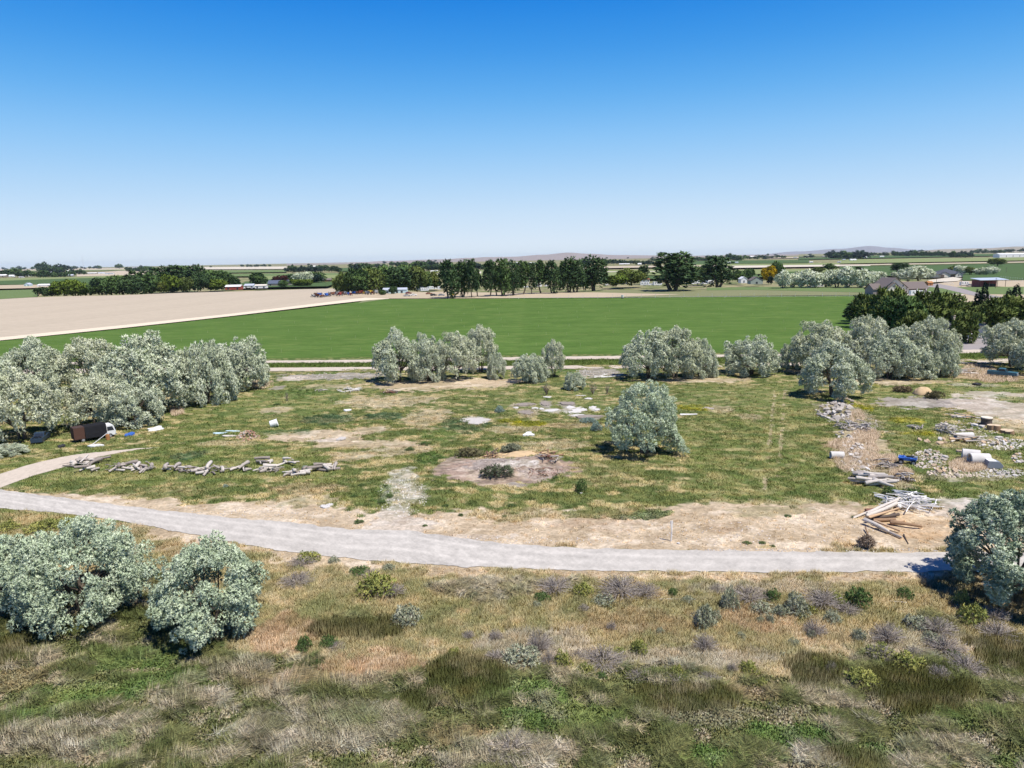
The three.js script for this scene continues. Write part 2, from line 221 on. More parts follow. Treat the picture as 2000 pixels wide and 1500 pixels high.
// ---------- far country: one sheet to the horizon, fields, lanes ----------
function tiled(W, H, fn) { const col = new Float32Array(W * H * 3); for (let r = 0; r < H; r++) for (let c = 0; c < W; c++) { const t = fn(c, r); const i = (r * W + c) * 3; col[i] = t[0]; col[i + 1] = t[1]; col[i + 2] = t[2]; } const t = picture(W, H, col); t.wrapS = t.wrapT = THREE.RepeatWrapping; return t; }
// wrap-around noise for repeating pictures
const wnoise = (x, y, p) => { const s = p; const u = ((x % s) + s) % s, v = ((y % s) + s) % s, fx = u / s, fy = v / s; return mix(mix(fbm(u, v, 3), fbm(u - s, v, 3), fx), mix(fbm(u, v - s, 3), fbm(u - s, v - s, 3), fx), fy); };
const farTex = tiled(512, 512, (c, r) => { const n = wnoise(c / 32, r / 32, 16), m = wnoise(c / 6 + 3, r / 6, 512 / 6); const t = smooth(0.42, 0.6, n), g = 0.85 + 0.3 * m; return [mix(0.15, 0.32, t) * g, mix(0.17, 0.27, t) * g, mix(0.07, 0.16, t) * g]; });
{
  const g = new THREE.PlaneGeometry(1, 1); g.rotateX(-Math.PI / 2);
  const xs = [-18000, 18000], zs = [400, -18000], P = [xs[0], -2.6, zs[0], xs[1], -2.6, zs[0], xs[0], -2.6, zs[1], xs[1], -2.6, zs[1]], U = [];
  for (let i = 0; i < 4; i++) U.push(P[i * 3] / 180, P[i * 3 + 2] / 180);
  const b = new THREE.BufferGeometry(); b.setAttribute('position', new THREE.Float32BufferAttribute(P, 3)); b.setAttribute('uv', new THREE.Float32BufferAttribute(U, 2)); b.setIndex([0, 1, 2, 1, 3, 2]); b.computeVertexNormals();
  tag(put(new THREE.Mesh(b, matte(farTex)), 'ground'), null, null, null, 'structure');
}
function between(top, low, n, m, y, jag, uvScale) {   // a strip between two lines of the photograph, on the ground
  const at = (L, t) => { const q = L.map((p) => p[0]), x = mix(q[0], q[q.length - 1], t); let k = 1; while (k < q.length - 1 && q[k] < x) k++; const u = (x - q[k - 1]) / (q[k] - q[k - 1]); return G(x, mix(L[k - 1][1], L[k][1], u)); };
  const P = [], U = [], I = []; let len = 0, last = null;
  for (let i = 0; i <= n; i++) {
    const a = at(top, i / n), b = at(low, i / n), mid = a.clone().lerp(b, 0.5); if (last) len += mid.distanceTo(last); last = mid;
    const wdt = a.distanceTo(b);
    for (let j = 0; j <= m; j++) {
      const t = j / m, p = a.clone().lerp(b, t);
      if (jag && (j === 0 || j === m)) p.z += (fbm(p.x * 0.9 + j * 9, p.z * 0.4, 4) - 0.5) * jag * 2;
      P.push(p.x, y + 0.02 * Math.sin(t * Math.PI), p.z); U.push(len / uvScale, t * wdt / uvScale);
    }
  }
  for (let i = 0; i < n; i++) for (let j = 0; j < m; j++) { const a = i * (m + 1) + j, b = a + 1, c = a + m + 1, d = c + 1; I.push(a, b, c, b, d, c); }
  const g = new THREE.BufferGeometry(); g.setAttribute('position', new THREE.Float32BufferAttribute(P, 3)); g.setAttribute('uv', new THREE.Float32BufferAttribute(U, 2)); g.setIndex(I); g.computeVertexNormals(); return g;
}
const gravel = tiled(2048, 512, (c, r) => {   // 50 m x 6.3 m, worn wheel lines along it
  const v = r / 512 * 6.3 + 0.5 * (wnoise(c / 200, 3, 10.24) - 0.5), n = wnoise(c / 40, r / 80, 51.2), q = wnoise(c / 9 + 2, r / 24, 2048 / 9), f = 0.84 + 0.32 * lattice[(c * 131 + r * 977) & 65535], w = Math.exp(-(((v - 1.5) / 0.38) ** 2)) + Math.exp(-(((v - 3.2) / 0.5) ** 2)) * 0.6 + Math.exp(-(((v - 4.8) / 0.4) ** 2));
  const k = (0.80 + 0.36 * (n - 0.5) + 0.30 * (q - 0.5) + 0.13 * w * (0.3 + 1.2 * wnoise(c / 90, r / 300 + 7, 2048 / 90))) * f; return [0.560 * k, 0.518 * k, 0.452 * k];
});
gravel.repeat.set(6.3 / 50, 1);
const earth = tiled(512, 512, (c, r) => { const n = wnoise(c / 50, r / 50, 10.24), f = 0.82 + 0.36 * lattice[(c * 71 + r * 313) & 65535], k = (0.8 + 0.4 * n) * f; return [0.52 * k, 0.445 * k, 0.355 * k]; });
const S = (g, tex, name, more = {}) => tag(put(new THREE.Mesh(g, matte(tex, more)), name), null, null, null, 'structure');
S(between(roadTop, roadLow, 420, 6, 0.045, 0.42, 6.3), gravel, 'gravel_road');
S(between(trackTop, trackLow, 120, 4, 0.03, 0.7, 5), earth, 'dirt_track');
// strip of bank, ditch and lane behind the olives
const bankTex = tiled(512, 256, (c, r) => { const n = wnoise(c / 20, r / 20, 25.6), k = 0.75 + 0.5 * n, f = 0.85 + 0.3 * lattice[(c * 71 + r * 313) & 65535], t = smooth(0.45, 0.62, wnoise(c / 33 + 9, r / 22, 512 / 33)); return [mix(0.07, 0.20, t) * k * f, mix(0.115, 0.20, t) * k * f, mix(0.028, 0.08, t) * k * f]; });
const up = (L, d) => L.map(([x, y]) => [x, y + d]);
S(between(bankTop.map(([x, y]) => [x, y - 6]), laneLow.map(([x, y]) => [x, y + 16]), 120, 1, -0.06, 0, 12), bankTex, 'ditch_bank');
S(between(laneTop, laneLow, 260, 2, 0.05, 0.6, 6), earth, 'farm_lane');
S(between(bankTop, bankLow, 260, 2, 0.05, 0.9, 6), earth, 'farm_lane');
// the alfalfa field
const crop = tiled(2048, 1024, (c, r) => {   // 200 m x 100 m
  const n = wnoise(c / 128, r / 64, 16), m = wnoise(c / 22 + 5, r / 7, 2048 / 22), q = wnoise(c / 5, r / 2.2 + 40, 2048 / 5), f = 0.78 + 0.44 * lattice[(c * 71 + r * 313 + (r >> 3)) & 65535], t = smooth(0.3, 0.7, n), big = wnoise(c / 60 + 9, r / 16 + 3, 2048 / 60), k = (0.44 + 0.46 * m + 0.36 * q + 0.36 * big) * f, thin = smooth(0.55, 0.75, big) * 0.3;
  return [mix(mix(0.072, 0.092, t), 0.20, thin) * k, mix(mix(0.130, 0.153, t), 0.20, thin) * k, mix(mix(0.026, 0.034, t), 0.07, thin) * k];
});
function area(pts, y, tex, name, uv, turn = 0) {   // a field as a flat polygon
  const corners = pts.map(([x, yy]) => G(x, yy, y)), Q = [], rag = name === 'alfalfa_field' || name === 'ploughed_field' ? 1.1 : 0;
  corners.forEach((a, i) => { const b = corners[(i + 1) % corners.length], n = rag && a.distanceTo(b) < 900 ? Math.ceil(a.distanceTo(b) / 3) : 1; for (let k = 0; k < n; k++) { const p = a.clone().lerp(b, k / n); if (k) p.z += (fbm(p.x / 4, p.z / 4, 3) - 0.5) * 2 * rag; Q.push(p); } });
  const sh = new THREE.Shape(Q.map((p) => new THREE.Vector2(p.x, -p.z))), g = new THREE.ShapeGeometry(sh); g.rotateX(-Math.PI / 2); g.translate(0, y, 0);
  const p = g.attributes.position, u = g.attributes.uv, ct = Math.cos(turn), st = Math.sin(turn);
  for (let i = 0; i < p.count; i++) { const x = p.getX(i), z = p.getZ(i); u.setXY(i, (x * ct + z * st) / uv / (name === 'alfalfa_field' ? 2 : 1), (-x * st + z * ct) / uv); }
  return S(g, tex, name);
}
area([[-500, 712], [0, 705], [300, 701], [520, 699.5], [850, 696], [1100, 692.5], [1400, 689], [1700, 684], [1850, 680], [2000, 677], [2500, 666], [2500, 560], [2000, 566], [1900, 571], [1800, 576], [1500, 578.5], [1200, 582], [1000, 583], [760, 584], [715, 588], [600, 602], [450, 619], [250, 641], [0, 666], [-500, 716]], -0.02, crop, 'alfalfa_field', 100, 0.03);
// bare ploughed field and the pale lane along it
const soil = tiled(1024, 512, (c, r) => { const n = wnoise(c / 160, r / 9, 6.4), m = wnoise(c / 30, r / 30 + 5, 1024 / 30), f = 0.93 + 0.14 * lattice[(c * 71 + r * 313) & 65535], k = (0.62 + 0.55 * n + 0.24 * m) * f; return [0.445 * k, 0.374 * k, 0.278 * k]; });
area([[-500, 711], [0, 659], [250, 634], [450, 613], [560, 601], [640, 591], [720, 580], [720, 572], [660, 563], [560, 566], [470, 569], [350, 572], [250, 576], [120, 579], [0, 583], [-500, 600]], -0.03, soil, 'ploughed_field', 60, 0.1);
S(between([[-500, 706], [0, 659], [250, 634], [450, 613], [640, 590], [720, 580.5], [760, 579]], [[-500, 714], [0, 665], [250, 639.5], [450, 617.5], [640, 595], [720, 586], [760, 583.6]], 160, 2, 0.03, 0.5, 6), tiled(64, 64, (c, r) => { const k = 0.85 + 0.3 * lattice[c * 64 + r]; return [0.66 * k, 0.565 * k, 0.42 * k]; }), 'field_lane');
// plain fields further off: corners in the photograph and colour
const speck = {}; const fieldTex = (r, g, b) => speck[[r, g, b]] ??= tiled(128, 128, (c, q) => { const k = 0.84 + 0.32 * wnoise(c / 16, q / 4, 8); return [r * k, g * k, b * k]; });
const DG = [0.075, 0.120, 0.045], MG = [0.135, 0.185, 0.070], LG = [0.215, 0.250, 0.105], TAN = [0.470, 0.395, 0.290], PALE = [0.560, 0.500, 0.400], OL = [0.200, 0.205, 0.105], YD = [0.440, 0.360, 0.250];
const fields = [
  [[[700, 592], [760, 583], [1000, 582], [1200, 581], [1500, 577.5], [1700, 576], [1700, 571], [1500, 564], [1200, 566], [1000, 574], [720, 580]], OL, 0.02],
  [[[640, 579], [760, 583], [1000, 582.2], [1170, 581], [1330, 575], [1160, 571], [1000, 572], [860, 570], [700, 572]], YD, 0.06],
  [[[1380, 567], [1470, 566], [1720, 572], [2000, 575], [2000, 560], [1700, 561], [1500, 560], [1380, 562]], MG, 0.1],
  [[[1810, 590], [2100, 590], [2100, 548], [1900, 545], [1810, 556]], YD, 0.0],
  [[[1755, 578], [1880, 576], [1886, 571], [1810, 568], [1760, 571]], PALE, 0.05],
  [[[-300, 607], [0, 584], [72, 580], [76, 565], [0, 567], [-300, 574]], MG, 0.1], [[[-300, 570], [0, 564], [115, 561], [115, 555], [0, 557], [-300, 562]], YD, 0.15],
  [[[-300, 558], [0, 556], [300, 556], [300, 540], [200, 542], [0, 548], [-300, 556]], DG, 0.2], [[[-300, 556], [0, 548.4], [130, 544], [300, 539.6], [300, 535.5], [150, 540.5], [0, 544], [-300, 552]], LG, 0.25],
  [[[150, 540], [300, 536], [300, 527], [230, 529], [150, 535]], TAN, 0.3], [[[60, 530], [300, 527.6], [300, 524], [60, 527]], LG, 0.3], [[[0, 529], [300, 525.6], [420, 524.4], [420, 522.6], [0, 525]], TAN, 0.35],
  [[[450, 562], [640, 559], [670, 548], [480, 550]], DG, 0.15], [[[490, 546], [680, 543], [820, 540], [820, 533], [500, 539]], LG, 0.25], [[[430, 540], [500, 539.4], [680, 536], [680, 533.4], [440, 535]], MG, 0.3], [[[400, 533], [560, 531.2], [560, 527], [400, 528]], MG, 0.35], [[[380, 526], [560, 525.2], [560, 520.4], [380, 521.6]], PALE, 0.4], [[[660, 530], [780, 529.5], [780, 522], [660, 523.4]], DG, 0.35],
  [[[500, 552], [690, 548.6], [690, 541.6], [500, 544]], DG, 0.2],
  [[[810, 540], [870, 538.6], [870, 529.6], [810, 530]], LG, 0.3], [[[830, 537.6], [940, 534], [940, 530], [840, 532]], PALE, 0.38], [[[900, 545], [1150, 541], [1150, 526], [900, 528]], LG, 0.2],
  [[[1170, 546], [1330, 543.6], [1480, 541], [1480, 536], [1170, 540.5]], DG, 0.2], [[[1170, 538.8], [1490, 535], [1490, 528], [1170, 532]], LG, 0.25], [[[1170, 531.4], [1400, 529], [1400, 525.6], [1170, 527.8]], LG, 0.32], [[[1170, 531.6], [1330, 530], [1330, 528.8], [1170, 530.2]], PALE, 0.42], [[[1400, 535.6], [1660, 531.4], [1660, 524.6], [1400, 527.8]], LG, 0.3], [[[1420, 523.4], [1700, 519], [1700, 515.8], [1420, 519]], PALE, 0.45], [[[1350, 516], [1580, 513], [1580, 507.4], [1350, 509.6]], DG, 0.4], [[[1480, 541], [1530, 540], [1560, 530], [1490, 532]], DG, 0.35],
  [[[1360, 519.6], [1640, 516.6], [1640, 513.6], [1360, 516]], LG, 0.5],
  [[[1640, 533], [1760, 540], [2200, 536], [2200, 511], [1640, 520.6]], DG, 0.3], [[[1640, 518.6], [2200, 508.8], [2200, 507.2], [1640, 516.8]], TAN, 0.5], [[[1640, 514.8], [2200, 505], [2200, 500], [1640, 507]], LG, 0.5], [[[1560, 506.8], [2000, 498.4], [2000, 495], [1560, 501]], DG, 0.6],
  [[[1880, 548], [2200, 544], [2200, 534], [1880, 537]], DG, 0.4], [[[1490, 505], [1640, 502], [1640, 500], [1490, 503.4]], TAN, 0.6], [[[1180, 523.6], [1400, 520], [1400, 517.6], [1180, 520]], TAN, 0.6],
];
for (const [pts, col, y] of fields) area(pts, y - 0.5 + 0.5, fieldTex(...col), 'field', 50, 0.2);
// low dry hills on the skyline
function hills(line, dist, deep, r, g, b, name) {
  const P = [], I = [], Uv = [], n = line.length, rows = 10;
  const crest = (x) => { let k = 1; while (k < n - 1 && line[k][0] < x) k++; const u = (x - line[k - 1][0]) / (line[k][0] - line[k - 1][0]), s = u * u * (3 - 2 * u); return mix(line[k - 1][1], line[k][1], s); };
  const N = 160;
  for (let i = 0; i <= N; i++) {
    const px = mix(line[0][0], line[n - 1][0], i / N), d = ray(px, crest(px)), t = dist / Math.hypot(d.x, d.z), x = d.x * t, z = d.z * t, top = Math.max(2, EYE + d.y * t);
    for (let j = 0; j <= rows; j++) { const q = j / rows, w = (q - 0.5) * 2, k = 1 + w * deep / dist, hh = Math.max(-2, top * (0.5 + 0.5 * Math.cos(w * Math.PI)) * (1 + 0.25 * (fbm(i * 0.35 + 7, j * 0.9, 3) - 0.5) * (q === 0.5 ? 0 : 1)) - 2 * Math.abs(w)); P.push(x * k, hh, z * k); Uv.push(i / 7, j / 2); }
  }
  for (let i = 0; i < N; i++) for (let j = 0; j < rows; j++) { const a = i * (rows + 1) + j, b2 = a + 1, c = a + rows + 1, e = c + 1; I.push(a, b2, c, b2, e, c); }
  const gm = new THREE.BufferGeometry(); gm.setAttribute('position', new THREE.Float32BufferAttribute(P, 3)); gm.setAttribute('uv', new THREE.Float32BufferAttribute(Uv, 2)); gm.setIndex(I); gm.computeVertexNormals();
  S(gm, fieldTex(r, g, b), name, { side: THREE.DoubleSide });
}
hills([[560, 519], [680, 513.5], [760, 509.5], [860, 506.5], [920, 503.5], [950, 502], [1000, 501.5], [1060, 497.5], [1110, 493.3], [1150, 495.5], [1200, 498], [1300, 499], [1420, 500], [1560, 501]], 11000, 3500, 0.29, 0.25, 0.225, 'hill');
hills([[1450, 500], [1560, 491], [1640, 486], [1700, 480.5], [1740, 484], [1800, 488.5], [1900, 489.5]], 16500, 2000, 0.25, 0.25, 0.26, 'hill');
hills([[1780, 491], [1850, 486.5], [1920, 485], [1990, 481.5], [2100, 479], [2300, 477]], 9000, 2500, 0.29, 0.26, 0.20, 'hill');
// ---------- plants ----------
const unit = (r) => { const z = r() * 2 - 1, a = r() * Math.PI * 2, s = Math.sqrt(1 - z * z); return V(s * Math.cos(a), z, s * Math.sin(a)); };
function spray(S_, p, axis, len, n, w, k, r, spread = 0.75) {   // a sprig: n leaf faces fanning out of one point
  for (let i = 0; i < n; i++) {
    const d = unit(r).multiplyScalar(spread).add(axis).normalize(), s = unit(r).multiplyScalar(0.55).add(axis).cross(d).normalize().multiplyScalar(len * w), b = p.clone().addScaledVector(d, len * 0.1 * r()), q = 0.85 + 0.3 * r();
    S_.tri(b.clone().add(s), b.clone().sub(s), b.clone().addScaledVector(d, len * (0.7 + 0.6 * r())), [k[0] * q, k[1] * q, k[2] * q], axis, 0.45);
  }
}
function limb(pts, r0, r1, sides = 6) {   // a tapered, bent branch
  const curve = new THREE.CatmullRomCurve3(pts), n = Math.max(4, pts.length * 3), g = new THREE.TubeGeometry(curve, n, 1, sides, false), p = g.attributes.position;
  for (let i = 0; i <= n; i++) { const c = curve.getPointAt(i / n), k = mix(r0, r1, i / n); for (let j = 0; j <= sides; j++) { const q = i * (sides + 1) + j, v = V(p.getX(q), p.getY(q), p.getZ(q)).sub(c).multiplyScalar(k).add(c); p.setXYZ(q, v.x, v.y, v.z); } }
  g.computeVertexNormals(); return g;
}
const barkTex = tiled(64, 128, (c, r) => { const k = 0.6 + 0.8 * wnoise(c / 3, r / 16, 64 / 3); return [0.10 * k, 0.078 * k, 0.058 * k]; });
const bark = new THREE.MeshStandardMaterial({ map: barkTex, roughness: 0.95 });
const leafMat = vmat(0.72), silverMat = vmat(0.8, { specularIntensity: 0.25 });
// a crown made of lobes; every lobe carries sprigs on its outside
function crown(lobes, { sprigs, len, n = 9, w = 0.2, tones, up: lift = 0.3, seed, inner = 0.62, spread = 0.75, lumps = 0.35 }) {
  const r = rng(seed), s = new Soup(), area = lobes.reduce((a, l) => a + l.r * l.r * (l.sy ?? 1), 0);
  for (const l of lobes) {
    const k0 = tones[Math.floor(r() * tones.length)], m = Math.round(sprigs * l.r * l.r * (l.sy ?? 1) / area);
    for (let i = 0; i < m; i++) {
      const d = unit(r); if (d.y < -0.55 && r() < 0.6) continue;
      const bump = 1 + lumps * (noise(d.x * 3.1 + l.x * 5, d.y * 3.1 + d.z * 2.3 + l.z * 3) - 0.5), q = l.r * bump * (inner + (1.04 - inner) * Math.sqrt(r()));
      const p = V(l.x + d.x * q, l.y + d.y * q * (l.sy ?? 1), l.z + d.z * q); if (p.y < 0.05) continue;
      let deep = false; for (const o of lobes) if (o !== l && Math.hypot(p.x - o.x, (p.y - o.y) / (o.sy ?? 1), p.z - o.z) < o.r * 0.55) { deep = true; break; } if (deep) continue;
      const t = tones[Math.floor(r() * tones.length)], f = r() * 0.5, k = [mix(k0[0], t[0], f), mix(k0[1], t[1], f), mix(k0[2], t[2], f)];
      d.y += lift; spray(s, p, d.normalize(), len * (0.7 + 0.6 * r()), n, w, k, r, spread);
    }
  }
  return s.geo();
}
const SILVER = [[0.582, 0.621, 0.455], [0.473, 0.519, 0.363], [0.669, 0.701, 0.543], [0.525, 0.570, 0.407]];
const SILVER_WARM = [[0.617, 0.638, 0.455], [0.507, 0.541, 0.369], [0.692, 0.707, 0.537], [0.553, 0.581, 0.407]];
const SILVER_COOL = [[0.525, 0.601, 0.422], [0.414, 0.490, 0.335], [0.630, 0.694, 0.516], [0.466, 0.542, 0.379]];
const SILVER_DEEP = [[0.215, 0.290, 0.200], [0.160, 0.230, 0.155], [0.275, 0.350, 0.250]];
function oliveLobes(R, H, seed, { open = 0.12, big = 26, rise = 0 } = {}) {   // big uneven clumps over a dome, each a handful of smaller ones
  const r = rng(seed), L = [], cy = H * (0.44 + open * 0.25), ry = H * 0.54 - H * open * 0.25;
  for (let i = 0; i < big; i++) {
    const v = 1 - (i + 0.5) / big * (1.62 - open), a = i * 2.39996 + r() * 0.9, e = Math.sqrt(Math.max(0, 1 - v * v)), k = 0.66 + 0.42 * r(), B = R * (0.21 + 0.14 * r());
    const c = V(Math.cos(a) * e * R * k * 0.86, cy + v * ry * (0.60 + 0.36 * r()) + rise * H * Math.max(0, v) * (r() - 0.4), Math.sin(a) * e * R * k * 0.86);
    if (c.y < B * 0.5) c.y = B * 0.5;
    const out = c.clone().sub(V(0, cy * 0.8, 0)).normalize();
    for (let j = 0; j < 9; j++) { const d = unit(r).addScaledVector(out, 0.9).normalize(), q = B * (0.55 + 0.6 * r()), rr = R * (0.055 + 0.065 * r()); L.push({ x: c.x + d.x * q, y: Math.max(rr * 0.4, c.y + d.y * q * 1.1), z: c.z + d.z * q, r: rr }); }
  }
  return L;
}
function branches(L, H, seed, r0, stems = 3, each = 5) {
  const r = rng(seed + 5), out = [];
  const big = L.filter((_, i) => i % Math.max(1, Math.round(L.length / (stems * each))) === 0);
  for (let s = 0; s < stems; s++) {
    const a = s / stems * 6.28 + r(), foot = V(Math.cos(a) * r0 * 1.2, -0.25, Math.sin(a) * r0 * 1.2), fork = V(Math.cos(a) * H * 0.1, H * (0.22 + 0.1 * r()), Math.sin(a) * H * 0.1);
    out.push(limb([foot, foot.clone().lerp(fork, 0.5).add(V((r() - 0.5) * 0.3, 0, (r() - 0.5) * 0.3)), fork], r0, r0 * 0.72, 7));
    for (const l of big) { if (Math.cos(Math.atan2(l.z, l.x) - a) < Math.cos(Math.PI / stems) && big.length > 3) continue; const e = V(l.x, l.y, l.z), mid = fork.clone().lerp(e, 0.5).add(V(0, H * 0.05, 0)); out.push(limb([fork.clone().add(V(0, -0.1, 0)), mid, e], r0 * 0.5, r0 * 0.12, 5)); }
  }
  return mergeGeometries(out);
}
function treeProto(R, H, lobes, opt, r0, stems) {   // R and H are then measured on what grew
  const c = crown(lobes, opt), p = c.attributes.position, ys = [], rs = []; for (let i = 0; i < p.count; i += 3) { ys.push(p.getY(i)); rs.push(Math.abs(p.getX(i))); }
  ys.sort((a, b) => a - b); rs.sort((a, b) => a - b); const at = (a, q) => a[Math.floor((a.length - 1) * q)];
  return { R: at(rs, 0.985), H: at(ys, 0.9975), crown: c, trunk: branches(lobes, H, opt.seed, r0, stems) };
}
function plant(P, x, bottom, wide, top, name, label, category, group, { skirt = 0.6, mat = leafMat, turn = 0, parts = true, deep = 1, base } = {}) {
  let b = base ?? GR(x, bottom); const s = scaleAt(b), R = wide / s / 2;
  if (!base) b = V(b.x * (1 + skirt * R / -b.z), 0, b.z - skirt * R);
  b.y = -b.z > 186 || -b.z < 20 ? 0 : relief(b.x, b.z);
  const h = heightTo(b, x, top) - b.y, o = new THREE.Group(); o.position.copy(b); o.rotation.y = turn; o.scale.set(R / P.R, h / P.H, R / P.R * deep);
  if (parts) part('trunk', P.trunk, bark, o); part('crown', P.crown, mat, o);
  return tag(put(o, name), label, category, group);
}
// --- silver olives ---
const OL_OPT = (seed, tones, sprigs = 12000) => ({ sprigs, len: 0.26, n: 7, w: 0.19, tones, seed, lift: 0.25 });
const olives = [0, 1, 2, 3, 4].map((i) => treeProto(4.6, [6.2, 6.8, 5.6, 7.4, 5.2][i], oliveLobes(4.6, [6.2, 6.8, 5.6, 7.4, 5.2][i], 11 + i * 7, { open: [0.14, 0.2, 0.05, 0.18, 0.02][i], rise: [0.2, 0.3, 0.1, 0.4, 0.1][i], big: [36, 36, 34, 38, 30][i] }), OL_OPT(40 + i, i % 2 ? SILVER_WARM : SILVER), 0.2, 3));
const GL = 'silver olive trees in the thicket around the old truck', GM = 'silver olive trees along the farm lane', GR_ = 'silver olive trees behind the rubble yard';
const oliveSpots = [
  [45, 868, 150, 716, 1, 'big silver leaved olive tree shading the ground beside the junked truck', GL], [72, 776, 118, 655, 0, 'silver olive tree in the thicket behind the junked truck', GL], [180, 768, 110, 654, 3, 'silver olive tree in the thicket behind the junked truck', GL], 
  [290, 812, 170, 645, 0, 'silver olive tree in the thicket behind the junked truck', GL], [195, 842, 125, 728, 3, 'silver olive tree standing right behind the junked truck cab', GL], [262, 838, 110, 745, 2, 'low silver olive beside the white sheet on the grass', GL], [405, 792, 110, 664, 4, 'silver olive tree in the thicket behind the junked truck', GL], [470, 765, 115, 655, 2, 'silver olive at the open end of the thicket beside the farm lane', GL], [-20, 735, 70, 690, 4, 'silver olive tree in the thicket behind the junked truck', GL], [15, 893, 70, 862, 4, 'small silver olive bush under the tree beside the junked truck', GL],
  [778, 750, 92, 640, 0, 'silver olive in the clump of four on the tan lane verge', GM], [838, 748, 74, 650, 2, 'silver olive in the clump of four on the tan lane verge', GM], [892, 745, 82, 647, 1, 'silver olive in the clump of four on the tan lane verge', GM], [940, 730, 70, 634, 3, 'silver olive in the clump of four on the tan lane verge', GM], [970, 742, 36, 686, 4, 'narrow young silver olive beside the clump of four', GM],
  [1035, 748, 68, 690, 4, 'squat silver olive beside a taller leaning one', GM], [1082, 738, 46, 662, 3, 'taller narrow silver olive beside a squat one', GM], [1123, 763, 40, 724, 4, 'small lone silver olive bush in front of the farm lane', GM],
  [1268, 745, 98, 640, 0, 'silver olive in the broad clump beside the worn wheel tracks', GM], [1318, 744, 100, 637, 1, 'silver olive in the broad clump beside the worn wheel tracks', GM], [1365, 740, 62, 660, 4, 'silver olive in the broad clump beside the worn wheel tracks', GM], [1387, 738, 30, 708, 4, 'silver olive seedling at the foot of the broad clump', GM], [1466, 737, 98, 655, 2, 'rounded silver olive standing alone on the farm lane', GM],
  [1548, 720, 46, 668, 4, 'silver olive in the large clump behind the rubble yard', GR_], [1600, 735, 104, 626, 1, 'silver olive in the large clump behind the rubble yard', GR_], [1627, 782, 118, 664, 0, 'silver olive rising out of the heap of broken stones', GR_], [1690, 735, 104, 615, 3, 'silver olive in the large clump behind the rubble yard', GR_], [1735, 742, 100, 640, 0, 'silver olive in the large clump behind the rubble yard', GR_], [1810, 735, 100, 618, 1, 'silver olive in the large clump behind the rubble yard', GR_], [1780, 742, 90, 672, 2, 'silver olive in the large clump behind the rubble yard', GR_], [1838, 738, 60, 672, 4, 'silver olive in the large clump behind the rubble yard', GR_], [1975, 722, 104, 622, 1, 'silver olive beside the blue pickup truck', GR_], [2030, 735, 110, 640, 0, 'silver olive in the large clump behind the rubble yard', GR_],
];
oliveSpots.forEach(([x, b, w, t, k, label, group], i) => plant(olives[k], x, b, w * 1.02, t + (group === GL ? 7 : 4), 'olive_tree', label, 'tree', group, { mat: silverMat, turn: i * 2.1 }));
{ // the lone olive, hanging down to the grass on one side
  const L = oliveLobes(5.2, 9, 91, { open: 0.12, big: 40 }), r = rng(8);
  for (let i = 0; i < 70; i++) { const t = i / 69; L.push({ x: 2.2 + t * 3.2 + r() * 0.9, y: mix(5, 0.4, t) + r() * 0.6, z: (r() - 0.3) * 2.8 + 0.8, r: 0.5 - 0.1 * t }); }
  for (let i = 0; i < 5; i++) L.push({ x: 0.8 + r() * 0.6, y: 8.1 + i * 0.2, z: r() - 0.5, r: 0.5 - i * 0.05 });
  plant(treeProto(5.2, 9, L, { ...OL_OPT(71, SILVER_COOL, 18000), len: 0.24 }, 0.28, 3), 1258, 897, 146, 748, 'olive_tree', 'lone silver green olive tree hanging to the ground on one side, in open pasture', 'tree', null, { mat: silverMat });
}
plant(treeProto(5, 6.4, oliveLobes(5, 6.4, 301, { open: 0, big: 48 }), { ...OL_OPT(302, SILVER_COOL, 30000), len: 0.18 }, 0.18, 4), 165, 1238, 262, 1016, 'olive_tree', 'broad pale silver olive below the gravel road, the larger of two', 'tree', 'pale olives below the gravel road', { mat: silverMat, turn: 0.6 });
plant(treeProto(3, 5.4, oliveLobes(3, 5.4, 311, { open: 0.1 }), { ...OL_OPT(312, SILVER_COOL, 14000), len: 0.18 }, 0.14, 3), 25, 1205, 130, 1045, 'olive_tree', 'silver olive pressed against the broad pale olive below the road', 'tree', 'pale olives below the gravel road', { mat: silverMat });
plant(treeProto(4.4, 7, oliveLobes(4.4, 7, 321, { open: 0, big: 46 }), { ...OL_OPT(322, SILVER_COOL, 26000), len: 0.18 }, 0.2, 3), 422, 1270, 232, 1052, 'olive_tree', 'pale silver olive with dark hollow underneath, beside the reddish grass', 'tree', 'pale olives below the gravel road', { mat: silverMat, turn: 1.4 });
plant(treeProto(4.6, 9.6, oliveLobes(4.6, 9.6, 331, { open: 0, rise: 0.2, big: 46 }), { ...OL_OPT(332, SILVER_DEEP.concat(SILVER_COOL), 30000), len: 0.2 }, 0.24, 3), 1972, 1205, 226, 972, 'olive_tree', 'tall grey green olive casting its shadow on the gravel road', 'tree', null, { mat: silverMat, turn: 2.2 });
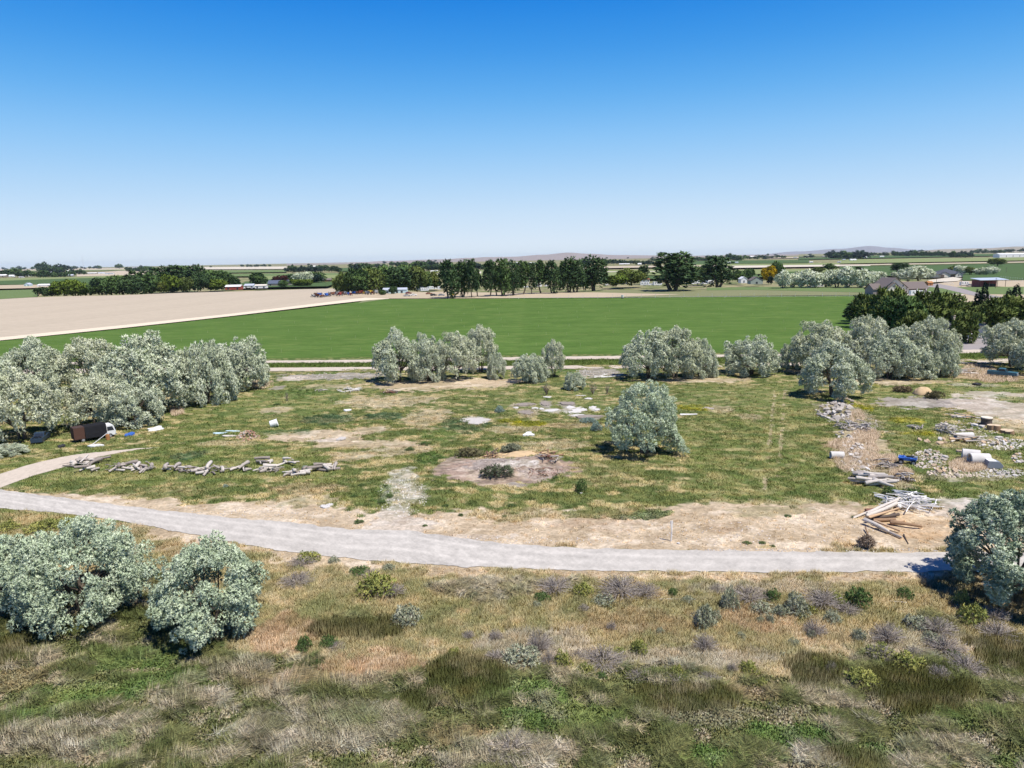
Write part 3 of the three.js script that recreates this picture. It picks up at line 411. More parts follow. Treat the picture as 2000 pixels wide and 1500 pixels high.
// --- green trees of the far side ---
const GREEN = [[0.079, 0.135, 0.045], [0.061, 0.106, 0.039], [0.112, 0.176, 0.054]], DARK = [[0.060, 0.105, 0.044], [0.046, 0.083, 0.035], [0.083, 0.135, 0.051]], BRIGHT = [[0.140, 0.195, 0.030], [0.105, 0.155, 0.026], [0.175, 0.230, 0.040]], YELLOW = [[0.480, 0.330, 0.012], [0.380, 0.270, 0.014], [0.300, 0.240, 0.020]], OLIVE = [[0.123, 0.160, 0.043], [0.090, 0.123, 0.038], [0.160, 0.196, 0.055]], MAROON = [[0.055, 0.020, 0.018], [0.075, 0.028, 0.022]], BLUE = [[0.052, 0.085, 0.062], [0.038, 0.066, 0.050]], WILLOW = [[0.150, 0.185, 0.040], [0.110, 0.145, 0.034], [0.190, 0.215, 0.055]];
function roundLobes(R, H, seed, n = 26, foot = 0.14) { const r = rng(seed), L = []; for (let i = 0; i < n; i++) { const d = unit(r), q = 0.35 + 0.5 * r(), rr = R * (0.26 + 0.16 * r()); L.push({ x: d.x * R * q, y: H * (0.5 + foot / 2) + d.y * H * (0.5 - foot / 2) * q * 0.92, z: d.z * R * q, r: rr }); } return L; }
function poplarLobes(R, H, seed, n = 22) { const r = rng(seed), L = []; for (let i = 0; i < n; i++) { const a = r() * 6.28, t = r(), q = R * (0.25 + 0.5 * r()) * (1 - 0.45 * t); L.push({ x: Math.cos(a) * q, y: H * (0.26 + 0.66 * t), z: Math.sin(a) * q, r: R * (0.24 + 0.12 * r()), sy: 1.9 }); } return L; }
const FAR = (seed, tones, sprigs = 900, len = 1.1) => ({ sprigs, len, n: 4, w: 0.3, tones, seed, lift: 0.2, inner: 0.7 });
const protoCache = {};
const TONES = { GREEN, DARK, BRIGHT, YELLOW, OLIVE, MAROON, BLUE, WILLOW, SILVER };
function farProto(shape, tones, v) {
  return protoCache[shape + tones + v] ??= (() => {
    const seed = 500 + v * 13 + shape.length * 31 + tones.length, T = TONES[tones];
    if (shape === 'poplar') return treeProto(4, 18, poplarLobes(4, 18, seed), FAR(seed, T, 1100, 1.0), 0.4, 1);
    if (shape === 'tall') return treeProto(6, 16, poplarLobes(6, 16, seed, 30), FAR(seed, T, 1400, 1.1), 0.5, 2);
    if (shape === 'small') return treeProto(4, 6, roundLobes(4, 6, seed, 12, 0.05), FAR(seed, T, 260, 1.3), 0.25, 1);
    return treeProto(6, 11, roundLobes(6, 11, seed, 26, shape === 'bush' ? 0 : 0.14), FAR(seed, T, 1700, 1.1), 0.35, 2);
  })();
}
const GW = 'green farm trees beside the ploughed field', GC = 'green farm trees around the scrap yard', GP = 'tall poplars in a row behind the alfalfa field', GE = 'green trees around the far houses', GH = 'dark green garden trees around the near farmhouse';
// x, bottom, width, top (photograph pixels), shape, tones, variant, label, group
const farTrees = [
  [128, 577, 34, 549, 'round', 'BRIGHT', 0, 'bright yellow green rounded tree beside the ploughed field', GW], [150, 577, 34, 551, 'round', 'BRIGHT', 1, 'bright yellow green rounded tree beside the ploughed field', GW],
  [76, 578, 14, 563, 'poplar', 'DARK', 0, 'dark upright tree at the end of the farm grove', GW], [92, 578, 18, 562, 'round', 'DARK', 1, 0, GW], [110, 577, 18, 561, 'round', 'BLUE', 0, 0, GW], [178, 576, 26, 557, 'round', 'GREEN', 0, 0, GW], [196, 575, 30, 545, 'round', 'DARK', 0, 0, GW], [218, 575, 34, 543, 'round', 'GREEN', 2, 0, GW], [236, 574, 34, 541, 'round', 'GREEN', 1, 0, GW], [258, 574, 30, 541, 'round', 'DARK', 1, 0, GW], [284, 572, 46, 533, 'round', 'GREEN', 0, 0, GW], [292, 572, 26, 550, 'bush', 'DARK', 2, 0, GW],
  [314, 568, 36, 522, 'tall', 'DARK', 0, 'tall dark tree in the farm grove', GW], [340, 567, 38, 520, 'tall', 'DARK', 1, 'tall dark tree in the farm grove', GW], [362, 566, 36, 521, 'tall', 'GREEN', 0, 'tall dark tree in the farm grove', GW], [384, 566, 36, 519, 'tall', 'DARK', 0, 'tall dark tree in the farm grove', GW], [335, 570, 32, 540, 'round', 'BRIGHT', 1, 'light green round topped tree under the tall grove', GW], [318, 571, 20, 552, 'bush', 'WILLOW', 0, 'yellowish shrub tree under the tall grove', GW], [338, 570, 18, 550, 'bush', 'BLUE', 1, 0, GW], [360, 569, 24, 544, 'round', 'OLIVE', 0, 0, GW], [392, 567, 28, 536, 'round', 'DARK', 2, 0, GW], [414, 565, 40, 530, 'round', 'GREEN', 2, 0, GW], [434, 564, 34, 534, 'round', 'GREEN', 1, 0, GW], [424, 566, 26, 548, 'bush', 'BRIGHT', 0, 'low light green tree by the red barn', GW], [456, 560, 18, 542, 'round', 'DARK', 0, 0, GW],
  [505, 557, 26, 535, 'round', 'GREEN', 0, 0, GW], [546, 556, 22, 540, 'round', 'MAROON', 0, 'dark reddish tree behind the blue roofed house', GW], [566, 553, 24, 537, 'round', 'DARK', 1, 0, GW], [580, 552, 22, 540, 'bush', 'WILLOW', 1, 'yellowish shrub tree beside the blue roofed house', GW], [592, 553, 24, 533, 'round', 'SILVER', 0, 'pale silvery tree behind the round hedge trees', GW], [610, 552, 34, 533, 'round', 'GREEN', 1, 0, GW], [584, 558, 26, 547, 'bush', 'BRIGHT', 1, 'low bright green hedge tree beside the blue roofed house', GW], [597, 558, 24, 547, 'bush', 'BRIGHT', 0, 'low bright green hedge tree beside the blue roofed house', GW], [552, 560, 16, 549, 'bush', 'GREEN', 2, 0, GW], [622, 552, 18, 538, 'round', 'BLUE', 2, 0, GW],
  [680, 573, 40, 535, 'round', 'OLIVE', 0, 0, GC], [702, 573, 44, 529, 'round', 'GREEN', 0, 0, GC], [722, 572, 40, 529, 'round', 'OLIVE', 1, 0, GC], [742, 570, 46, 524, 'round', 'GREEN', 1, 0, GC], [766, 568, 46, 523, 'round', 'DARK', 0, 0, GC], [790, 567, 42, 521, 'round', 'GREEN', 2, 0, GC], [812, 567, 36, 524, 'round', 'OLIVE', 2, 0, GC], [830, 566, 26, 534, 'round', 'GREEN', 1, 0, GC], [844, 563, 28, 532, 'round', 'WILLOW', 0, 'yellowish green tree beside the poplar row', GC], [853, 562, 14, 549, 'round', 'MAROON', 1, 'small dark maroon tree behind the scrap yard', GC], [669, 572, 22, 541, 'round', 'WILLOW', 1, 'yellowish tree at the edge of the scrap yard grove', GC], [768, 574, 12, 561, 'bush', 'DARK', 2, 'small dark bush in front of the pale mobile home', GC], [747, 576, 12, 567, 'bush', 'GREEN', 0, 'small dark bush in front of the pale mobile home', GC],
  [878, 582, 34, 510, 'tall', 'DARK', 1, 0, GP], [904, 580, 28, 511, 'tall', 'GREEN', 1, 0, GP], [923, 581, 20, 509, 'poplar', 'DARK', 0, 0, GP], [933, 579, 16, 528, 'poplar', 'GREEN', 1, 0, GP], [956, 579, 22, 510, 'poplar', 'DARK', 1, 0, GP], [971, 577, 18, 522, 'poplar', 'DARK', 2, 0, GP], [983, 578, 28, 508, 'tall', 'GREEN', 0, 0, GP], [1003, 577, 24, 512, 'tall', 'DARK', 0, 0, GP], [1020, 575, 22, 512, 'poplar', 'GREEN', 0, 0, GP], [1039, 574, 18, 516, 'poplar', 'DARK', 0, 0, GP], [1058, 573, 24, 511, 'poplar', 'GREEN', 1, 0, GP], [1079, 573, 28, 511, 'tall', 'DARK', 1, 0, GP], [1111, 571, 30, 505, 'tall', 'GREEN', 1, 0, GP], [1124, 571, 30, 510, 'tall', 'DARK', 2, 0, GP], [1160, 568, 46, 502, 'tall', 'DARK', 0, 'stout broad poplar with sunlit grass under it', GP], [1142, 566, 30, 530, 'round', 'GREEN', 0, 0, GP], [1094, 566, 24, 520, 'round', 'GREEN', 2, 0, GP],
  [1201, 559, 32, 537, 'round', 'BRIGHT', 1, 'low spreading bright green tree beside the willow', GE], [1233, 557, 40, 527, 'round', 'WILLOW', 1, 'weeping yellow green willow in front of the far houses', GE], [1256, 551, 18, 520, 'poplar', 'DARK', 1, 0, GE], [1315, 568, 62, 496, 'tall', 'DARK', 2, 'huge dark lone cottonwood beside the alfalfa field', GE], [1402, 560, 46, 503, 'tall', 'DARK', 1, 'big dark cottonwood with several pale trunks', GE], [1362, 553, 28, 523, 'round', 'OLIVE', 1, 'leafy green tree between the two big cottonwoods', GE], [1372, 552, 16, 538, 'bush', 'BRIGHT', 0, 'leafy green tree between the two big cottonwoods', GE], [1381, 553, 12, 535, 'poplar', 'BLUE', 0, 'small blue spruce beside the big cottonwood', GE], [1440, 550, 20, 528, 'round', 'GREEN', 0, 0, GE], [1462, 546, 16, 526, 'round', 'GREEN', 1, 0, GE], [1501, 551, 22, 522, 'round', 'YELLOW', 0, 'brilliant golden yellow tree among the far houses', GE], [1515, 542, 24, 513, 'round', 'GREEN', 2, 'green tree behind the golden yellow one', GE], [1505, 556, 10, 541, 'poplar', 'BLUE', 1, 'small dark spruce in front of the golden tree', GE],
  [1620, 528, 18, 516, 'round', 'GREEN', 0, 0, GE], [1598, 532, 18, 523, 'bush', 'OLIVE', 0, 0, GE], [1678, 531, 12, 522, 'poplar', 'DARK', 0, 0, GE], [1692, 536, 12, 528, 'bush', 'DARK', 1, 0, GE], [1752, 532, 20, 515, 'poplar', 'DARK', 1, 0, GE], [1768, 530, 14, 516, 'poplar', 'DARK', 0, 0, GE],
  [1948, 520, 24, 506, 'round', 'OLIVE', 1, 'round grey green tree alone in the dark far field', GE],
  [1670, 632, 30, 590, 'poplar', 'DARK', 1, 0, GH], [1684, 628, 30, 577, 'poplar', 'DARK', 2, 0, GH], [1704, 640, 52, 580, 'round', 'OLIVE', 0, 0, GH], [1730, 650, 56, 568, 'round', 'OLIVE', 1, 0, GH], [1760, 655, 54, 584, 'round', 'GREEN', 2, 0, GH], [1786, 690, 46, 612, 'round', 'OLIVE', 2, 0, GH], [1812, 650, 60, 575, 'round', 'OLIVE', 0, 0, GH], [1840, 648, 56, 578, 'round', 'OLIVE', 1, 0, GH], [1852, 640, 36, 594, 'round', 'GREEN', 0, 0, GH],
  [1888, 670, 40, 612, 'round', 'OLIVE', 2, 'dark green yard tree beside the white garage', GH], [1940, 652, 60, 586, 'round', 'OLIVE', 0, 0, GH], [1975, 650, 60, 583, 'round', 'OLIVE', 1, 0, GH], [2010, 650, 60, 590, 'round', 'OLIVE', 2, 0, GH], [1908, 640, 44, 592, 'round', 'OLIVE', 1, 0, GH],
];
const plain = { [GW]: 'green tree in the farm grove beside the ploughed field', [GC]: 'green tree in the grove behind the scrap yard', [GP]: 'tall poplar in the row behind the alfalfa field', [GE]: 'green tree among the far houses', [GH]: 'dark green tree in the grove around the near farmhouse' };
farTrees.forEach(([x, b, w, t, shape, tones, v, label, group], i) => plant(farProto(shape === 'round' && (group === GC || group === GW || group === GH) ? 'bush' : shape, tones, v), x, b, w * (group === GP ? 1.08 : shape === 'poplar' ? 1.3 : 1.28), t - 1, 'tree', label || plain[group], 'tree', group, { skirt: 0, turn: i * 1.7, mat: leafMat }));
{ // silver trees in front of the far houses
  const g = 'silver trees in front of the far houses';
  for (const [x, b, w, t] of [[1530, 563, 30, 530], [1549, 562, 26, 532], [1564, 562, 22, 535], [1582, 562, 36, 528], [1592, 562, 26, 536], [1613, 561, 28, 534], [1634, 561, 36, 528], [1656, 562, 40, 523], [1680, 562, 34, 528], [1698, 560, 32, 533], [1712, 552, 30, 531]]) plant(farProto('round', 'SILVER', x % 3), x, b, w * 1.1, t, 'olive_tree', 'silver tree in the row in front of the far houses', 'tree', g, { skirt: 0, turn: x });
  for (const [x, b, w, t] of [[1757, 547, 20, 532], [1773, 549, 30, 523], [1793, 548, 30, 521], [1812, 545, 22, 527]]) plant(farProto('round', 'SILVER', x % 3), x, b, w * 1.1, t, 'olive_tree', 'silver tree behind the brown roofed house', 'tree', 'silver trees behind the brown roofed house', { skirt: 0, turn: x });
  for (const [x, b, w, t] of [[1861, 535, 20, 520], [1878, 537, 22, 519], [1895, 537, 22, 522], [1912, 537, 20, 523], [1926, 537, 16, 521], [1940, 536, 16, 521]]) plant(farProto('round', x % 2 ? 'OLIVE' : 'SILVER', 1), x, b, w * 1.1, t, 'tree', 'grey green tree in the hedge behind the dark roofed house', 'tree', 'hedge trees behind the dark roofed house', { skirt: 0, turn: x });
}
{ // conifers of the near garden
  const conifer = (seed) => { const r = rng(seed), s = new Soup(), tones = [[0.022, 0.042, 0.026], [0.016, 0.032, 0.020], [0.032, 0.055, 0.034]]; for (let i = 0; i < 900; i++) { const t = Math.sqrt(r()), a = r() * 6.28, q = 3 * t * (0.35 + 0.65 * Math.sqrt(r())) * (0.85 + 0.3 * noise(a * 2, t * 9)), p = V(Math.cos(a) * q, 12 * (1 - t) * 0.97 + 0.5, Math.sin(a) * q); spray(s, p, V(Math.cos(a), -0.25, Math.sin(a)), 0.75, 4, 0.2, tones[i % 3], r, 0.6); } return { R: 3, H: 12, crown: s.geo(), trunk: limb([V(0, -0.2, 0), V(0, 6, 0), V(0, 11.6, 0)], 0.22, 0.03) }; };
  const A = conifer(3), B = conifer(4);
  for (const [x, b, w, t, k] of [[1904, 648, 36, 563, A], [1918, 625, 30, 551, B], [1981, 610, 34, 553, A], [1966, 612, 24, 563, B], [1829, 576, 12, 554, B]]) plant(k, x, b, w, t, 'spruce_tree', x < 1850 ? 'small dark spruce beside the white trailer' : 'dark pointed spruce in the near farmhouse garden', 'tree', x < 1850 ? null : 'spruces in the near garden', { skirt: 0, turn: x });
}
{ // trees scattered over the plain to the horizon
  const r = rng(2024), where = (x) => x < 330 ? 'beyond the tall farm grove' : x < 860 ? 'beyond the scrap yard grove' : x < 1190 ? 'behind the poplar row' : x < 1600 ? 'beyond the big cottonwoods' : 'beyond the brown roofed house';
  const clumps = [[0, 60, 540, 14, 9], [60, 140, 541, 13, 10], [140, 170, 536, 10, 3], [0, 100, 527, 7, 7], [80, 92, 531, 16, 2], [98, 122, 533, 15, 5], [112, 152, 526, 7, 5], [158, 200, 525, 6, 6], [232, 233, 525, 12, 1], [250, 305, 530, 10, 10], [470, 530, 521, 5, 8], [560, 620, 531, 12, 9], [600, 660, 530, 12, 7], [620, 632, 526, 7, 3], [655, 662, 530, 18, 1], [690, 718, 528, 14, 6], [726, 760, 522, 7, 6], [765, 800, 520, 9, 6], [805, 850, 527, 17, 10], [848, 900, 527, 14, 9], [892, 960, 526, 13, 11], [990, 1010, 518, 8, 4], [1010, 1080, 519, 8, 7], [1140, 1146, 519, 16, 2], [1182, 1240, 515, 9, 12], [1240, 1275, 517, 11, 6], [1275, 1330, 510, 6, 8], [1340, 1400, 510, 8, 12], [1380, 1408, 508, 9, 6], [1422, 1450, 508, 11, 6], [1450, 1500, 506, 7, 7], [1500, 1540, 504, 6, 6], [1570, 1592, 503, 5, 5], [1620, 1690, 504.5, 13, 14], [1698, 1732, 499, 7, 7], [1744, 1780, 500, 9, 9], [1780, 1850, 500, 11, 14], [1770, 1800, 494, 6, 6], [1855, 1895, 502, 10, 9], [1895, 1960, 494, 7, 12], [1960, 2000, 492, 6, 8], [1380, 2000, 496, 4, 10], [200, 720, 522, 4, 6], [720, 1380, 508, 4, 12]];
  for (const [x0, x1, b, h, n] of clumps) for (let i = 0; i < n; i++) {
    const x = mix(x0, x1, (i + r()) / n), hh = h * (0.55 + 0.5 * r()), px = Math.max(3, hh * (0.8 + 0.5 * r()));
    const base = b + (r() - 0.5) * 1.2 - (x0 === 1380 || x1 - x0 > 400 ? (x - (x0 + x1) / 2) * 0.02 : 0), hor = 503 - (x - 1000) * 0.0192;
    const p = G(x, Math.max(base, hor + 2.6), 0); plant(farProto('small', ['GREEN', 'DARK', 'DARK', 'BLUE'][Math.floor(r() * 4)], i % 3), x, 0, px * 1.5, base - hh, 'distant_tree', 'small distant tree on the plain ' + where(x), 'tree', 'far trees ' + where(x), { base: V(p.x, 0, p.z), turn: i, parts: false });
  }
}
// ---------- grass, straw, weeds and rushes ----------
function tuftGeo(seed, n, rad, h, lean, w, tips = 1.25) {
  const r = rng(seed), s = new Soup();
  for (let i = 0; i < n; i++) {
    const a = r() * 6.28, q = rad * Math.sqrt(r()), b = V(Math.cos(a) * q, -0.03, Math.sin(a) * q), d = V((r() - 0.5) * 2 * lean, 1, (r() - 0.5) * 2 * lean).normalize(), hh = h * (0.55 + 0.6 * r()), e = V(r() - 0.5, 0, r() - 0.5).normalize().multiplyScalar(w * (0.7 + 0.6 * r())), k = 0.8 + 0.45 * r() * tips;
    s.tri(b.clone().add(e), b.clone().sub(e), b.clone().addScaledVector(d, hh), [k, k, k], V(0, 1, 0), 0.7);
  }
  return s.geo();
}
const straws = (seed, n, rad, len, w) => {   // a collapsed tussock: strands spill outwards from its crown
  const r = rng(seed), s = new Soup();
  for (let i = 0; i < n; i++) {
    const a = r() * 6.28, o = V(Math.cos(a), 0, Math.sin(a)), q = rad * 0.35 * r(), b = V(o.x * q, 0.1 + 0.2 * r(), o.z * q), d = V(o.x * 0.6 + 0.5, (r() - 0.42) * 0.5, o.z * 0.6 + 0.2 * (r() - 0.5)).normalize(), e = V(-d.z, 0.5 * (r() - 0.5), d.x).multiplyScalar(w * (0.6 + 0.8 * r())), k = 0.45 + 1.0 * r();
    s.tri(b.clone().add(e), b.clone().sub(e), b.clone().addScaledVector(d, len * (0.5 + 0.8 * r())), [k, k, k * (0.92 + 0.1 * r())], V(d.x * 0.3, 1, d.z * 0.3).normalize(), 0.45);
  }
  return s.geo();
};
const weedGeo = (seed, n, rad, h) => { const r = rng(seed), s = new Soup(); for (let i = 0; i < n; i++) { const a = r() * 6.28, q = rad * Math.sqrt(r()), p = V(Math.cos(a) * q, h * r() * (1 - 0.5 * q / rad), Math.sin(a) * q), k = 0.8 + 0.5 * r(); spray(s, p, V(Math.cos(a) * 0.5, 0.8, Math.sin(a) * 0.5), 0.11, 4, 0.3, [k, k, k], r, 0.8); } return s.geo(); };
const grassMat = vmat(0.85);
const sown = { dry_grass: [], matted_straw: [], weeds: [], rushes: [], pasture_grass: [], pasture_tufts: [] };
{
  const r = rng(99), rate = { green: 'pasture_grass', pasture: 'pasture_grass', lush: 'weeds', bluegreen: 'weeds', khaki: 'dry_grass', dry: 'dry_grass', rust: 'dry_grass', pink: 'dry_grass', straw: 'matted_straw', scrub: 'dry_grass', wet: 0, rush: 'rushes', mustard: 'weeds' };
  const sow = (n, x0, x1, d0, d1, far) => {
    for (let i = 0; i < n; i++) {
      const z = -mix(d0, d1, r()), wide = 6 + -z * 0.80, x = mix(Math.max(x0, -wide), Math.min(x1, wide), r()), t = groundAt(x, z); let k = t && rate[t[3]];
      if (!t || k === undefined) continue;
      if (flatGrid(x, z) > -0.15 - 0.3 * r()) continue;
      if (k === 0) { const u = fbm(x / 1.9 + 9, z / 1.9, 3) + 0.12 * (r() - 0.5); k = u < 0.44 ? 'weeds' : u < 0.54 ? 'pasture_grass' : 'matted_straw'; }
      if (far && (k === 'matted_straw' || k === 'rushes')) k = 'dry_grass';
      const thin = t[3] === 'dry' || t[3] === 'rust' || (-z > 62 && t[3] === 'pink'); if (thin && r() < (-z > 60 ? 0.94 : 0.7)) continue;
      const clump = fbm(x / 0.9 - 20, z / 0.9 + 8, 3); if (clump < (far ? 0.34 : 0.2) + 0.1 * r() && k !== 'rushes') continue;
      const q = (far ? 1.02 : 1.08) + 0.5 * r() + 0.3 * (clump - 0.5), s = (0.65 + 0.75 * r()) * (thin ? 0.6 : 1), warm = 1 + 0.16 * (r() - 0.5);
      sown[k].push([x, relief(x, z), z, s, r() * 6.28, t[0] * q * warm, t[1] * q, t[2] * q / warm]);
    }
  };
  sow(125000, -64, 64, 30, 58, false); sow(50000, -64, 64, 58, 72, false); sow(90000, -104, 104, 72, 124, true); sow(30000, -150, 150, 124, 178, true);
}
const grassGeo = { dry_grass: tuftGeo(1, 22, 0.26, 0.36, 0.5, 0.022), matted_straw: straws(2, 36, 0.4, 0.55, 0.02), weeds: weedGeo(3, 18, 0.3, 0.24), rushes: tuftGeo(4, 30, 0.3, 0.62, 0.3, 0.022, 0.9), pasture_grass: tuftGeo(5, 20, 0.34, 0.24, 0.6, 0.035), pasture_tufts: null };
const grassTurn = { matted_straw: 0.6 };
for (const [name, list] of Object.entries(sown)) {
  if (!list.length) continue;
  const m = new THREE.InstancedMesh(grassGeo[name], grassMat, list.length), M = new THREE.Matrix4(), q = new THREE.Quaternion(), Y = V(0, 1, 0), c = new THREE.Color();
  list.forEach(([x, y, z, s, a, cr, cg, cb], i) => { const big = name === 'matted_straw' ? fbm(x / 4, z / 4, 2) * 3 - 1.2 + (a - 3.14) * 0.12 : a; M.compose(V(x, y, z), q.setFromAxisAngle(Y, big), V(s, s * (0.7 + 0.5 * noise(x * 0.7, z * 0.7)), s)); m.setMatrixAt(i, M); m.setColorAt(i, c.setRGB(cr, cg, cb)); });
  tag(put(m, name), null, null, null, 'stuff');
}
// ---------- shrubs on the slope below the road ----------
function twigs(seed, n, R, H, tones, w = 0.012) {   // a bush of bare stems fanning out of one root
  const r = rng(seed), s = new Soup();
  for (let i = 0; i < n; i++) {
    const a = r() * 6.28, t = Math.sqrt(r()), e = V(Math.cos(a) * R * t, H * (1 - 0.55 * t * t) * (0.55 + 0.5 * r()), Math.sin(a) * R * t), b = V(Math.cos(a) * R * 0.12 * r(), 0, Math.sin(a) * R * 0.12 * r()), m = b.clone().lerp(e, 0.45).add(V((r() - 0.5) * 0.15, H * 0.12, (r() - 0.5) * 0.15));
    const k = tones[i % tones.length], q = 0.75 + 0.5 * r(), c = [k[0] * q, k[1] * q, k[2] * q];
    for (const [p0, p1, u] of [[b, m, 1.3], [m, e, 0.9]]) { const d = p1.clone().sub(p0), sd = unit(r).cross(d).normalize().multiplyScalar(w * u); s.tri(p0.clone().add(sd), p0.clone().sub(sd), p1, c, V(a, 1, 0).set(Math.cos(a) * 0.5, 0.85, Math.sin(a) * 0.5), 0.4); s.tri(p0.clone().sub(sd), p1.clone().add(sd), p1.clone().sub(sd), c, V(Math.cos(a) * 0.5, 0.85, Math.sin(a) * 0.5), 0.4); }
    for (let j = 0; j < 3; j++) { const p = m.clone().lerp(e, r()), d = unit(r).add(V(Math.cos(a), 0.6, Math.sin(a))).normalize(), sd = unit(r).cross(d).normalize().multiplyScalar(w * 0.7); s.tri(p.clone().add(sd), p.clone().sub(sd), p.clone().addScaledVector(d, H * 0.15 * (0.6 + r())), c, V(Math.cos(a) * 0.5, 0.85, Math.sin(a) * 0.5), 0.4); }
  }
  return s.geo();
}
function bushLobes(R, H, seed, n = 26) { const r = rng(seed), L = []; for (let i = 0; i < n; i++) { const v = 1 - (i + 0.5) / n * 0.95, a = i * 2.4 + r() * 0.8, e = Math.sqrt(1 - v * v), k = 0.65 + 0.4 * r(); L.push({ x: Math.cos(a) * e * R * k * 0.85, y: Math.max(0.12, v * H * 0.86 * k), z: Math.sin(a) * e * R * k * 0.85, r: R * (0.16 + 0.1 * r()) }); } return L; }
const GREYT = [[0.300, 0.262, 0.232], [0.225, 0.195, 0.172], [0.370, 0.328, 0.290]], BROWNT = [[0.200, 0.150, 0.110], [0.150, 0.110, 0.085]];
const RABBIT = [[0.310, 0.325, 0.090], [0.235, 0.260, 0.075], [0.390, 0.375, 0.115]], SAGE = [[0.360, 0.375, 0.255], [0.285, 0.305, 0.200], [0.430, 0.430, 0.310]], GREENB = [[0.110, 0.175, 0.055], [0.080, 0.135, 0.045], [0.150, 0.210, 0.070]], TEAL = [[0.300, 0.390, 0.330], [0.230, 0.320, 0.270]];
const bushKinds = {};
for (const [k, tones, tw] of [['rabbit', RABBIT, GREYT], ['sage', SAGE, GREYT], ['green', GREENB, BROWNT], ['teal', TEAL, GREYT]]) bushKinds[k] = [0, 1, 2].map((i) => ({ leaf: crown(bushLobes(1, 1, 700 + i * 9 + k.length), { sprigs: 620, len: 0.15, n: 5, w: 0.18, tones, seed: 90 + i, lift: 0.5, inner: 0.5 }), stem: twigs(800 + i, 40, 0.95, 0.75, tw, 0.014) }));
bushKinds.twig = [0, 1, 2].map((i) => ({ stem: twigs(820 + i * 3, 280, 1, 0.9, GREYT, 0.0085) }));
bushKinds.sapling = [0, 1].map((i) => ({ stem: twigs(850 + i, 34, 0.9, 1.1, BROWNT.concat(GREYT), 0.022) }));
const bushNames = { rabbit: ['rabbitbrush', 'yellow green rabbitbrush on the dry slope below the gravel road', 'yellow green shrubs below the gravel road'], sage: ['sagebrush', 'grey green sagebrush on the dry slope below the gravel road', 'grey green shrubs below the gravel road'], green: ['green_shrub', 'fresh green shrub on the dry slope below the gravel road', 'fresh green shrubs below the gravel road'], twig: ['dead_brush', 'leafless grey twiggy brush on the slope below the gravel road', 'leafless shrubs below the gravel road'] };
let bushN = 0;
function bush(kind, x, y, w, h, name, label, group) {
  const b = GR(x, y), s = scaleAt(b), K = bushKinds[kind][bushN++ % bushKinds[kind].length], o = new THREE.Group(), R = w / s / 2, H = h / s * 0.92 - R * 0.35;
  o.position.copy(b); o.position.z -= R * 0.4; o.position.y = relief(o.position.x, o.position.z) - 0.03; o.rotation.y = bushN * 1.3; o.scale.set(R, Math.max(H, R * 0.55), R);
  part('stems', K.stem, leafMat, o); if (K.leaf) part('foliage', K.leaf, leafMat, o);
  return tag(put(o, name ?? bushNames[kind][0]), label ?? bushNames[kind][1], kind === 'sapling' ? 'sapling' : 'shrub', group === undefined && !label ? bushNames[kind][2] : group);
}
const bushSpots = {
  rabbit: [[125, 1034, 70, 36], [75, 1040, 70, 30], [8, 1040, 50, 30], [600, 1098, 50, 30], [735, 1165, 85, 58], [1140, 1165, 46, 34], [885, 1290, 30, 32], [1145, 1325, 40, 34], [1100, 1308, 42, 44], [1250, 1280, 40, 42], [1208, 1280, 34, 20], [1322, 1325, 44, 30], [1585, 1200, 30, 22], [1640, 1185, 34, 28], [1465, 1320, 44, 38], [1597, 1302, 36, 26], [1728, 1292, 60, 40], [1785, 1318, 76, 50], [1690, 1345, 80, 50], [1905, 1222, 56, 54], [1880, 1185, 36, 36], [1490, 1345, 30, 24], [1710, 1345, 40, 30]],
  sage: [[790, 1226, 66, 50], [1020, 1305, 92, 54], [1378, 1226, 52, 56], [1426, 1194, 40, 54], [1490, 1200, 56, 28], [1525, 1205, 30, 30], [1560, 1206, 56, 54], [1630, 1220, 40, 32], [1680, 1254, 28, 34], [1585, 1248, 22, 22], [1552, 1264, 30, 22], [1485, 1218, 18, 18], [1506, 1220, 18, 22], [1795, 1230, 54, 36], [1530, 1285, 22, 16], [1400, 1215, 26, 26], [1180, 1185, 50, 30], [1825, 1260, 44, 30], [650, 1100, 26, 18], [1290, 1240, 22, 18], [760, 1115, 30, 20], [1050, 1190, 24, 18], [1450, 1250, 22, 18], [1345, 1180, 26, 20]],
  green: [[593, 1275, 34, 42], [642, 1266, 38, 32], [700, 1124, 44, 24], [1060, 1176, 36, 24], [1510, 1178, 34, 34], [1680, 1190, 54, 50], [1770, 1170, 36, 26], [1315, 1165, 22, 22], [620, 1304, 20, 18], [1175, 1330, 30, 22], [1870, 1290, 40, 24]],
  twig: [[585, 1108, 66, 30], [575, 1148, 80, 30], [655, 1272, 40, 26], [1085, 1162, 84, 50], [1215, 1172, 110, 56], [1265, 1170, 70, 40], [1140, 1198, 26, 26], [1195, 1236, 24, 36], [915, 1250, 30, 28], [968, 1254, 32, 40], [1055, 1280, 60, 70], [968, 1296, 54, 36], [1075, 1305, 50, 50], [1180, 1308, 110, 44], [1320, 1345, 70, 36], [1130, 1290, 40, 30], [1470, 1180, 86, 34], [1615, 1195, 96, 52], [1660, 1205, 60, 36], [1595, 1246, 50, 50], [1380, 1275, 56, 52], [1432, 1314, 26, 30], [1625, 1322, 28, 44], [1740, 1262, 70, 66], [1728, 1296, 60, 50], [1840, 1245, 74, 56], [1855, 1282, 84, 56], [1840, 1335, 56, 52], [1895, 1320, 84, 56], [1960, 1255, 90, 56], [1405, 1160, 40, 26], [720, 1130, 50, 24], [1250, 1330, 60, 30], [1390, 1340, 60, 34], [1950, 1215, 60, 40], [1000, 1490, 120, 40], [1620, 1180, 40, 30], [1790, 1290, 40, 40], [770, 1168, 50, 40]],
};
for (const k in bushSpots) for (const a of bushSpots[k]) bush(k, ...a);
